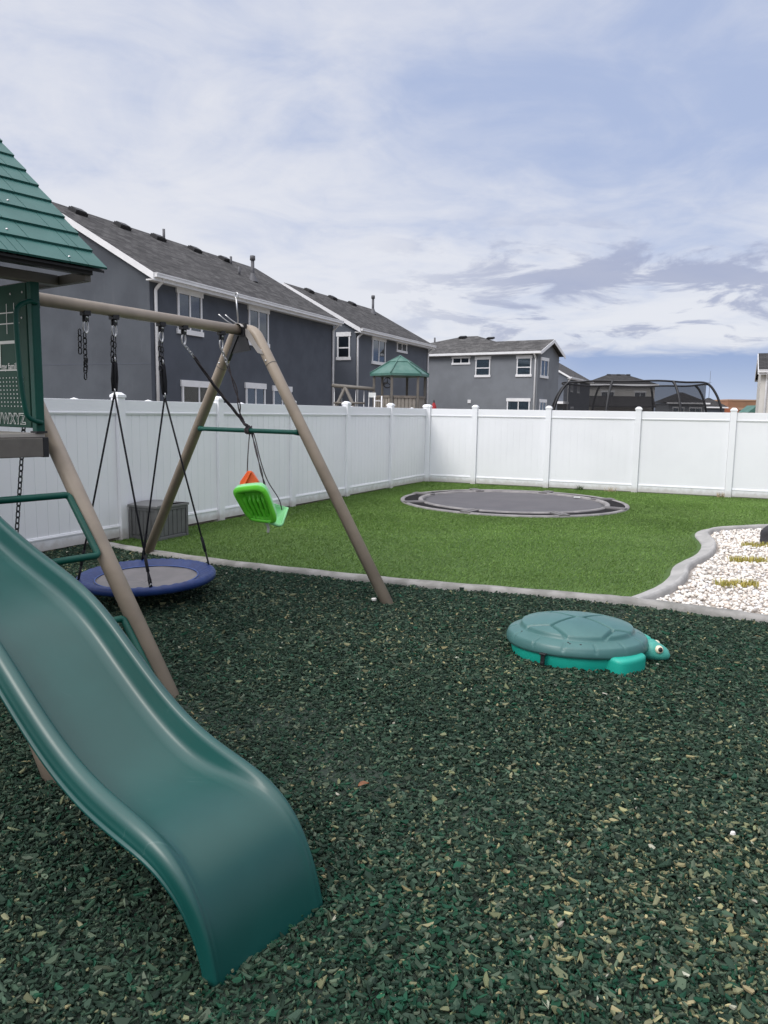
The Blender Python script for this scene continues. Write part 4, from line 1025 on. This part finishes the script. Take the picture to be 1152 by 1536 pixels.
def roof_vent(roof_, p, d, n, sl):
    b = MB(); up = (UP - n * 0); t_ = (n + UP * sl).normalized(); nn_ = (UP - n * sl).normalized()
    b.prism([p - d * .26 - t_ * .17, p + d * .26 - t_ * .17, p + d * .26 + t_ * .17, p - d * .26 + t_ * .17], nn_ * .10)
    b.prism([p - d * .22 - t_ * .13 + nn_ * .10, p + d * .22 - t_ * .13 + nn_ * .10, p + d * .22 + t_ * .13 + nn_ * .10, p - d * .22 + t_ * .13 + nn_ * .10], nn_ * .03)
    b.build('roof_vent', M['black'], roof_)
def roof_pipe(roof_, p, h, r, hood=False):
    b = MB(); b.tube([p - UP * .1, p + UP * h], r, 10)
    if hood: b.lathe(p, [(r * 1.05, h + .16), (r * 1.5, h + .15), (r * 1.55, h - .02), (r, h - .03)], 12); b.lathe(p + UP * .0, [(r, .28), (r * 2.6, .0), (r * 3.0, -.06)], 12)
    b.build('roof_pipe', M['pvc'], roof_)
sh1 = ((.072, .070, .071), (.140, .136, .135)); 
dA = V(.39, .921, 0).normalized(); PA = V(-6.72, 22.55, 0)
smA = shingle_mat('charcoal_shingles', dA, *sh1)
hA, aA, nA, rA = gable_house('house', PA, dA, 12.2, 8.7, 5.62, 8.08, M['stuccoA'], M['stuccoA2'], 'dark slate stucco two storey house behind the playset, the nearest house', shingle=smA)
oA = aA.copy(); mA = -nA
for x0, x1, z0, z1 in ((1.24, 2.46, 4.04, 5.46), (5.18, 6.50, 4.02, 5.45)): window(hA, oA, dA, mA, x0, x1, z0, z1, 'slider', 2)
window(hA, oA, dA, mA, 1.38, 3.13, .95, 2.63, 'slider', False); window(hA, oA, dA, mA, 4.97, 6.25, 1.0, 2.70, 'slider', 1); window(hA, oA, dA, mA, 6.82, 8.17, 1.0, 2.66, 'slider', 1)
downspout(hA, oA, dA, mA, .2, 5.62); downspout(hA, oA, dA, mA, 11.75, 5.62)
sA = (8.08 - 5.62) / 4.35
for x in (1.2, 3.2, 5.05, 7.2, 9.2): roof_vent(rA, PA + dA * x + nA * 3.95 + UP * (5.62 + sA * 3.95), dA, nA, sA)
rp = lambda x, k: PA + dA * x + nA * k + UP * (5.62 + sA * k)
roof_pipe(rA, rp(5.38, 3.95), .42, .05); roof_pipe(rA, rp(9.3, 3.7), .3, .05); roof_pipe(rA, rp(8.1, 2.5), .28, .05); roof_pipe(rA, rp(8.6, 2.2), .80, .07, True)
b = MB()
for z in (3.05,): b.boxf(oA + nA * 3.9 - dA * .013 + UP * z, nA * 3.9, dA * .004, UP * .012)
b.build('control_joint', M['stuccoA'], hA)

dB = V(.41, .912, 0).normalized(); PB = V(-1.22, 36.15, 0); smB = shingle_mat('charcoal_shingles_b', dB, *sh1)
hB, aB, nB_, rB = gable_house('house', PB, dB, 9.8, 8.3, 5.6, 7.86, M['stuccoB'], M['stuccoB'], 'slate grey house with two downspouts behind the green roofed play tower', shingle=smB)
window(hB, aB, dB, -nB_, 1.75, 3.32, 4.07, 5.44, 'slider', 2); window(hB, aB, dB, -nB_, 4.80, 6.14, 4.88, 5.46, 'small', False); 
window(hB, aB, nB_, -dB, .30, .98, 4.14, 5.44, 'hung', False)
downspout(hB, aB, dB, -nB_, .08, 5.6); downspout(hB, aB, dB, -nB_, 9.3, 5.6)
sB = (7.86 - 5.6) / 4.15
for x in (1.8, 4.3, 6.6): roof_vent(rB, PB + dB * x + nB_ * 3.8 + UP * (5.6 + sB * 3.8), dB, nB_, sB)
roof_pipe(rB, PB + dB * 8.1 + nB_ * 3.2 + UP * (5.6 + sB * 3.2), .85, .07, True)

# house C: low hipped block with a gabled wing towards the right
dC = V(.85, -.53, 0).normalized(); PC = V(2.9, 51.49, 0); nC = V(-dC.y, dC.x, 0); smC = shingle_mat('grey_shingles', dC, (.085, .083, .083), (.16, .156, .153))
hC = thing('house', PC + dC * 2 + nC * 4, 'mid grey stucco house with white trimmed windows beyond the fence corner', 'house')
b = MB(); b.prism([PC - dC * 5 + nC * .3, PC + dC * 7.45 + nC * .3, PC + dC * 7.45 + nC * 4.1, PC + dC * 7.45 + nC * 4.1 + UP * 0, PC - dC * 5 + nC * 4.1][0:3] + [PC - dC * 5 + nC * 4.1], UP * 5.5)
b.prism([PC + dC * 7.45 + nC * .3 + UP * 5.5, PC + dC * 7.45 + nC * 4.1 + UP * 5.5, PC + dC * 7.45 + nC * 2.2 + UP * 6.3], dC * -6)
b.prism([PC - dC * 5 + nC * 4.1, PC + dC * 5.4 + nC * 4.1, PC + dC * 5.4 + nC * 9, PC - dC * 5 + nC * 9], UP * 5.45); b.build('wall', M['stuccoC'], hC)
b = MB(); pk = PC + dC * 1.35 + nC * 4.4 + UP * 7.12; pk2 = PC + dC * .2 + nC * 4.4 + UP * 7.12; e0, e1_, e2_, e3 = PC - dC * 5.2 + UP * 5.6, PC + dC * 5.8 + UP * 5.6, PC + dC * 5.8 + nC * 9.2 + UP * 5.6, PC - dC * 5.2 + nC * 9.2 + UP * 5.6
b.add([e0, e1_, e2_, e3, pk2, pk], [(0, 1, 5, 4), (1, 2, 5), (2, 3, 4, 5), (3, 0, 4), (3, 2, 1, 0)])
r0_, r1_ = PC + dC * 2.2 + nC * 2.2 + UP * 6.47, PC + dC * 7.75 + nC * 2.2 + UP * 6.47
for sg in (-.02, 4.4): 
    q0_, q1_ = PC + dC * 2.2 + nC * sg + UP * 5.606, PC + dC * 7.75 + nC * sg + UP * 5.606
    b.prism([q0_, r0_, r0_ - UP * .09, q0_ - UP * .09], dC * 5.55)
rC = b.build('roof', smC, hC)
for k0 in (-.02, 4.4):
    p0, p1 = PC + nC * k0 + dC * 7.75 + UP * 5.6, PC + nC * 2.2 + dC * 7.75 + UP * 6.46; b = MB(); b.prism([p0, p1, p1 - UP * .22, p0 - UP * .22], dC * .03); b.build('rake_board', M['trim'], hC)
b = MB(); b.boxf(PC + dC * 1.3 + nC * -.05 + UP * 5.52, dC * 6.45, nC * .055, UP * .07); b.boxf(PC + dC * 1.3 + nC * .14 + UP * 5.45, dC * 6.4, nC * .16, UP * .02); b.build('gutter', M['trim'], hC)
oC = PC + nC * .3; mC = -nC
window(hC, oC, dC, mC, 1.53, 2.79, 4.88, 5.40, 'small', False); window(hC, oC, dC, mC, 3.22, 4.25, 4.05, 5.37, 'hung', 2); window(hC, oC, dC, mC, 6.06, 7.03, 4.05, 5.37, 'hung', 2); window(hC, oC, dC, mC, 5.5, 7.02, .95, 2.72, 'slider', 2)
window(hC, PC + dC * 7.45 + nC * .3, nC, dC, .45, 1.75, 4.0, 5.28, 'slider', 2); window(hC, PC + dC * 7.45 + nC * .3, nC, dC, .5, 1.65, 1.0, 2.68, 'slider', 2)
downspout(hC, oC, dC, mC, 7.3, 5.6)
b = MB(); b.boxf(oC + dC * 2.85 + mC * .03 + UP * 2.5, dC * .11, mC * .03, UP * .11); b.build('wall_vent', M['trim'], hC)
roof_vent(rC, pk - dC * .9 - nC * .5 - UP * .15, dC, nC, .3); roof_vent(rC, pk + dC * 1.0 + nC * .0 - UP * .25, dC, nC, .3); roof_pipe(rC, PC - dC * 1.4 + nC * 3.2 + UP * 6.5, .5, .06)

# house D further down the same row
dD = V(.42, .908, 0).normalized(); PD = V(18.85, 78.8, 0); smD = shingle_mat('far_shingles', dD, *sh1)
hD, aD, nD, rD = gable_house('house', PD, dD, 13.2, 8.6, 5.6, 8.0, M['stuccoB'], None, 'grey gabled house half hidden behind the mid grey house and the netted trampoline', shingle=smD)
for x0, x1, z0, z1 in ((1.6, 2.7, 4.1, 5.2), (5.2, 6.4, 4.1, 5.2), (2, 3.4, 1, 2.6)): window(hD, aD, dD, -nD, x0, x1, z0, z1, 'slider', False)
downspout(hD, aD, dD, -nD, .1, 5.6); roof_pipe(rD, PD + dD * 5 + nD * 3.6 + UP * 7.6, .7, .07)
b = MB(); b.boxf(aD + nD * 1.6 - dD * .9 + UP * 2.95, nD * 1.8, dD * .9, UP * .12); b.build('porch_roof', M['trim'], hD)

def hip_house(P0, d, L, depth, ez, rz, wall, label, shm, ridge=.5, wins=()):
    n = V(-d.y, d.x, 0); h = thing('house', P0 + d * L / 2 + n * depth / 2, label, 'house')
    b = MB(); a = P0 + d * .4 + n * .4; b.prism([a, a + d * (L - .8), a + d * (L - .8) + n * (depth - .8), a + n * (depth - .8)], UP * (ez - .08)); b.build('wall', wall, h)
    b = MB(); i = depth / 2 * ridge / .5 * .9; i = min(i, L * .45)
    b.add([P0 + UP * ez, P0 + d * L + UP * ez, P0 + d * L + n * depth + UP * ez, P0 + n * depth + UP * ez, P0 + d * i + n * depth / 2 + UP * rz, P0 + d * (L - i) + n * depth / 2 + UP * rz], [(0, 1, 5, 4), (1, 2, 5), (2, 3, 4, 5), (3, 0, 4), (3, 2, 1, 0)])
    r_ = b.build('roof', shm, h)
    b = MB(); b.boxf(P0 + d * L / 2 + UP * (ez - .1) - n * .03, d * L / 2, n * .03, UP * .1); b.build('fascia', M['trim'], h)
    for q in wins: window(h, a, d, -n, *q)
    return h, r_, n
smE = shingle_mat('dark_shingles', V(1, 0, 0), (.05, .049, .05), (.075, .073, .074), )
dE = V(.985, -.17, 0).normalized()
hE, rE, nE = hip_house(V(24.4, 96, 0), dE, 9.2, 8, 5.6, 7.0, M['cream'], 'cream walled house with dark hipped roof seen through the trampoline net', smE, .5, [(2, 3.6, 3.6, 4.8, 'slider', False), (6, 7.4, 3.6, 4.8, 'slider', False)])
b = MB(); q = V(24.6, 93.5, 0); b.prism([q + UP * 2.9, q + nE * 3.2 + UP * 4.3, q + nE * 3.2 + UP * 4.15, q + UP * 2.75], dE * 8.0); b.build('porch_roof', smE, hE)
for k in range(3): roof_vent(rE, V(24.4, 96, 0) + dE * (3.6 + k * 1.2) + nE * 3.7 + UP * 6.85, dE, nE, .3)
hip_house(V(39.5, 108, 0), V(1, -.05, 0).normalized(), 6, 7, 3.7, 5.2, M['stuccoC'], 'low grey house with dark hipped roof behind the right half of the net', smE, .5, [(.6, 2.2, 1.6, 3.1, 'slider', 2), (2.9, 4.6, 1.6, 3.1, 'slider', 2)])
hip_house(V(48.3, 118, 0), V(1, -.1, 0).normalized(), 4.2, 6, 3.3, 4.7, M['stuccoB'], 'small dark roofed house beyond the right end of the netted trampoline', smE, .5)
dG = V(.91, -.42, 0).normalized()
hG, aG, nG, rG = gable_house('house', V(16.87, 35, 0), dG, 10, 8.0, 3.9, 4.92, M['cream'], None, 'cream house with dark roof at the right edge of the view', eave=.3, rake=.12, shingle=shingle_mat('edge_shingles', dG, (.05, .049, .05), (.075, .073, .074)))
downspout(hG, aG, dG, -nG, .25, 3.9)

# flat roofed shops far off
sb = thing('shop_building', V(71, 150, 0), 'flat roofed brown masonry building on the horizon', 'building')
b = MB(); b.boxf(V(73, 154, 2.5), V(6.2, 0, 0), V(0, 4, 0), V(0, 0, 2.55)); b.build('wall', M['brown'], sb)
b = MB(); b.boxf(V(73, 149.94, 3.4), V(6.2, 0, 0), V(0, .06, 0), V(0, 0, .22)); b.boxf(V(73, 154, 5.1), V(6.3, 0, 0), V(0, 4.1, 0), V(0, 0, .12)); b.build('band', pm('tan_band', (.42, .28, .19), .9), sb)
b = MB(); b.boxf(V(66.2, 151, 1.7), V(1.9, 0, 0), V(0, 3, 0), V(0, 0, 1.75)); b.build('annex', M['brick'], sb)
# teal gabled play tower of another garden
gt = thing('play_tower', V(38.2, 80, 0), 'teal gabled play tower roof in front of the brown building', 'play tower')
b = MB(); b.prism([V(37.3, 79, 2.25), V(39.1, 79, 2.25), V(38.2, 79, 3.0)], V(0, 2.2, 0)); b.build('roof', M['gplay'], gt)
for x in (37.5, 38.9):
    for y in (79.3, 80.9): MB().boxf(V(x, y, 1.15), V(.09, 0, 0), V(0, .09, 0), V(0, 0, 1.15)).build('post', M['taupe'], gt)
# thin radio mast
mt = thing('radio_mast', V(126, 300, 0), 'thin grey radio mast rising from the horizon', 'mast'); mb = MB(); mb.tube([V(126, 300, 0), V(126, 300, 19.5)], [.16, .06], 6); mb.tube([V(125.4, 300, 15), V(126.6, 300, 15)], .05, 6); mb.build('pole', M['pvc'], mt)

# ------------------------------------------------------------------ netted trampoline beyond the back fence
nt_c = V(7.25, 22.6, 0); nr = 2.46; RT = 2.03
ntp = thing('netted_trampoline', nt_c, 'large trampoline with black net enclosure standing beyond the back fence', 'trampoline')
TZ, BZ2 = 2.66, .9
b = MB(); b.tube([nt_c + V(RT * math.cos(2 * math.pi * k / 60), RT * math.sin(2 * math.pi * k / 60), TZ - .0 + .012 * math.cos(8 * 2 * math.pi * k / 60)) for k in range(60)], .026, 8, closed=True); b.build('top_ring', M['black'], ntp)
b = MB(); b.tube([nt_c + V(nr * math.cos(2 * math.pi * k / 60), nr * math.sin(2 * math.pi * k / 60), BZ2) for k in range(60)], .03, 8, closed=True); b.build('frame_ring', M['zinc'], ntp)
rows = []
for z in (BZ2 + .05, 1.3, 1.8, 2.3, TZ): rows.append([nt_c + V((RT - .05) * math.cos(2 * math.pi * k / 72), (RT - .05) * math.sin(2 * math.pi * k / 72), z) for k in range(72)])
MB().grid(rows, True, True).build('net', M['net'], ntp)
MB().lathe(nt_c, [(.01, BZ2 - .01), (1.0, BZ2), (1.9, BZ2 + .01)], 48).build('jump_mat', M['black'], ntp)
for i in range(8):
    a = R(i * 45 + 12); d = V(math.cos(a), math.sin(a), 0)
    MB().tube(spline([nt_c + d * nr + UP * .0, nt_c + d * (nr + .04) + UP * 1.0, nt_c + d * (nr + .02) + UP * 1.75, nt_c + d * (nr - .1) + UP * 2.2, nt_c + d * (nr - .28) + UP * 2.52, nt_c + d * RT + UP * TZ], 6), .034, 8).build('arched_pole', M['black'], ntp)

# ------------------------------------------------------------------ neighbour's playset with green hexagonal roof
NPc = V(.42, 23.6, 0); npl = thing('playset', NPc, "neighbour's brown playset with faded green hexagonal roof and steering wheel", 'playset')
R6 = .93; hexp = [NPc + V(R6 * math.cos(R(60 * k + 12)), R6 * math.sin(R(60 * k + 12)), 0) for k in range(6)]
apx = NPc + UP * 3.40
b = MB()
for k in range(6):
    p, q = hexp[k] + UP * 2.88, hexp[(k + 1) % 6] + UP * 2.88
    m0, m1 = p.lerp(apx, .62) + UP * .03, q.lerp(apx, .62) + UP * .03
    b.add([p, q, q - UP * .07, p - UP * .07], [(0, 3, 2, 1)]); b.add([p, q, m1, m0], [(0, 1, 2, 3)]); b.add([m0 + UP * .03, m1 + UP * .03, apx + UP * .03], [(0, 1, 2)]); b.add([m0, m1, m1 + UP * .03, m0 + UP * .03], [(0, 1, 2, 3)])
    b.tube([p + UP * .012, p.lerp(apx, .62) + UP * .045, apx + UP * .035], .022, 6)
    b.add([p - UP * .07, q - UP * .07, NPc + UP * 2.86], [(0, 2, 1)])
b.build('roof', M['gplay'], npl)
PR = .80
for k in (0, 2, 3, 4, 5, 1):
    p = NPc + V(PR * math.cos(R(60 * k + 12)), PR * math.sin(R(60 * k + 12)), 0); MB().boxf(p + UP * 1.43, V(.038, 0, 0), V(0, .038, 0), UP * 1.43).build('post', M['taupe'], npl, bevel=.01)
deckm = pm('brown_deck', (.19, .165, .14), .7, (.15, .13, .11), 8)
MB().prism([NPc + V(.78 * math.cos(R(60 * k + 12)), .78 * math.sin(R(60 * k + 12)), 1.42) for k in range(6)], UP * .08).build('deck', deckm, npl)
pan = pm('beige_slat_panel', (.30, .27, .235), .7, (.26, .235, .2), 10)
for k in (2, 3, 4, 5):
    p, q = [NPc + V(PR * math.cos(R(60 * j + 12)), PR * math.sin(R(60 * j + 12)), 0) for j in (k, k + 1)]; d = (q - p).normalized(); nn_ = V(-d.y, d.x, 0); L = (q - p).length
    b = MB()
    for i in range(6): b.boxf(p + d * (.06 + (i + .5) * (L - .12) / 6) + UP * 1.83, d * ((L - .12) / 12 - .012), nn_ * .012, UP * .33)
    b.boxf(p + d * L / 2 + UP * 1.83 - nn_ * -.02, d * (L / 2 - .05), nn_ * .004, UP * .32); b.build('railing_panel', pan, npl)
    MB().boxf(p + d * L / 2 + UP * 2.19, d * (L / 2 - .05), nn_ * .035, UP * .035).build('handrail', deckm, npl)
whc = img(581, 574, 22.95); b = MB(); b.tube([whc + V(.125 * math.cos(R(a)), .03 * math.cos(R(a)), .15 * math.sin(R(a))) for a in range(0, 360, 15)], .017, 8, closed=True)
for a in (90, 210, 330): b.tube([whc, whc + V(.12 * math.cos(R(a)), .03 * math.cos(R(a)), .145 * math.sin(R(a)))], .013, 6)
b.tube([whc, V(whc.x - .1, whc.y + .12, whc.z - .02)], .03, 8); b.build('steering_wheel', M['black'], npl)
b0_, b1_ = V(-1.62, 23.2, 2.50), V(-.33, 22.9, 2.40)
MB().tube([b0_, b1_], .055, 10).build('swing_beam', M['taupe'], npl)
ax_ = V(-1.22, 23.1, 2.45)
for q in (V(-2.35, 23.0, -.02), V(-.05, 22.3, -.02)): MB().tube([ax_, q], .05, 10).build('leg', M['taupe'], npl)
MB().tube([V(-1.55, 23.05, 1.98), V(-.62, 22.75, 1.98)], .03, 8).build('crossbar', M['taupe'], npl)
for i, x in enumerate((-1.55, -1.32, -.9, -.65, -.5)):
    y = 23.2 - (x + 1.62) * .23
    MB().tube([V(x, y, 2.42), V(x - .01, y, .6)], .010, 6).build('swing_strand', M['zinc'], npl)
MB().boxf(V(-.40, 22.78, 2.22), V(.11, 0, 0), V(0, .02, 0), V(0, 0, .07)).build('white_plate', M['paint'], npl, bevel=.01)
lm = MB(); lm.tube([V(-.33, 22.72, 2.2), V(-.33, 22.72, .02)], .02, 8); lm.tube([V(-.12, 22.72, 2.2), V(-.12, 22.72, .02)], .02, 8)
for k in range(6): lm.tube([V(-.33, 22.72, .3 + k * .35), V(-.12, 22.72, .3 + k * .35)], .012, 6)
lm.build('ladder', M['trim'], npl)

# closed red umbrella behind the corner
um = thing('patio_umbrella', V(1.42, 22.6, 0), 'closed dark red patio umbrella tip behind the fence corner', 'umbrella')
b = MB(); b.lathe(V(1.42, 22.6, 0), [(.012, 2.06), (.03, 2.02), (.05, 1.98), (.075, 1.9), (.10, 1.7), (.11, 1.1), (.06, .95)], 12); b.build('canopy', M['red'], um)
b = MB(); b.tube([V(1.42, 22.6, 0), V(1.42, 22.6, 2.10)], .016, 8); b.lathe(V(1.42, 22.6, 0), [(.002, 2.12), (.022, 2.08), (.03, 2.02)], 8); b.lathe(V(1.42, 22.6, 0), [(.02, .08), (.22, .05), (.24, 0)], 16); b.build('pole', M['black'], um)

# repeats share a group phrase
for pre, g_ in (('grass_tuft', 'yellow grass clumps in the pebble bed'), ('weed', 'weeds at the foot of the back fence'), ('stray_pebble', 'white stones strayed onto the mulch'), ('swing_chain', 'loose chains on the swing beam'), ('vinyl_fence', 'white vinyl fences round the yard'), ('house', 'houses beyond the fences')):
    for o in bpy.data.objects:
        if o.parent is None and o.name.split('.')[0] == pre: o['group'] = g_
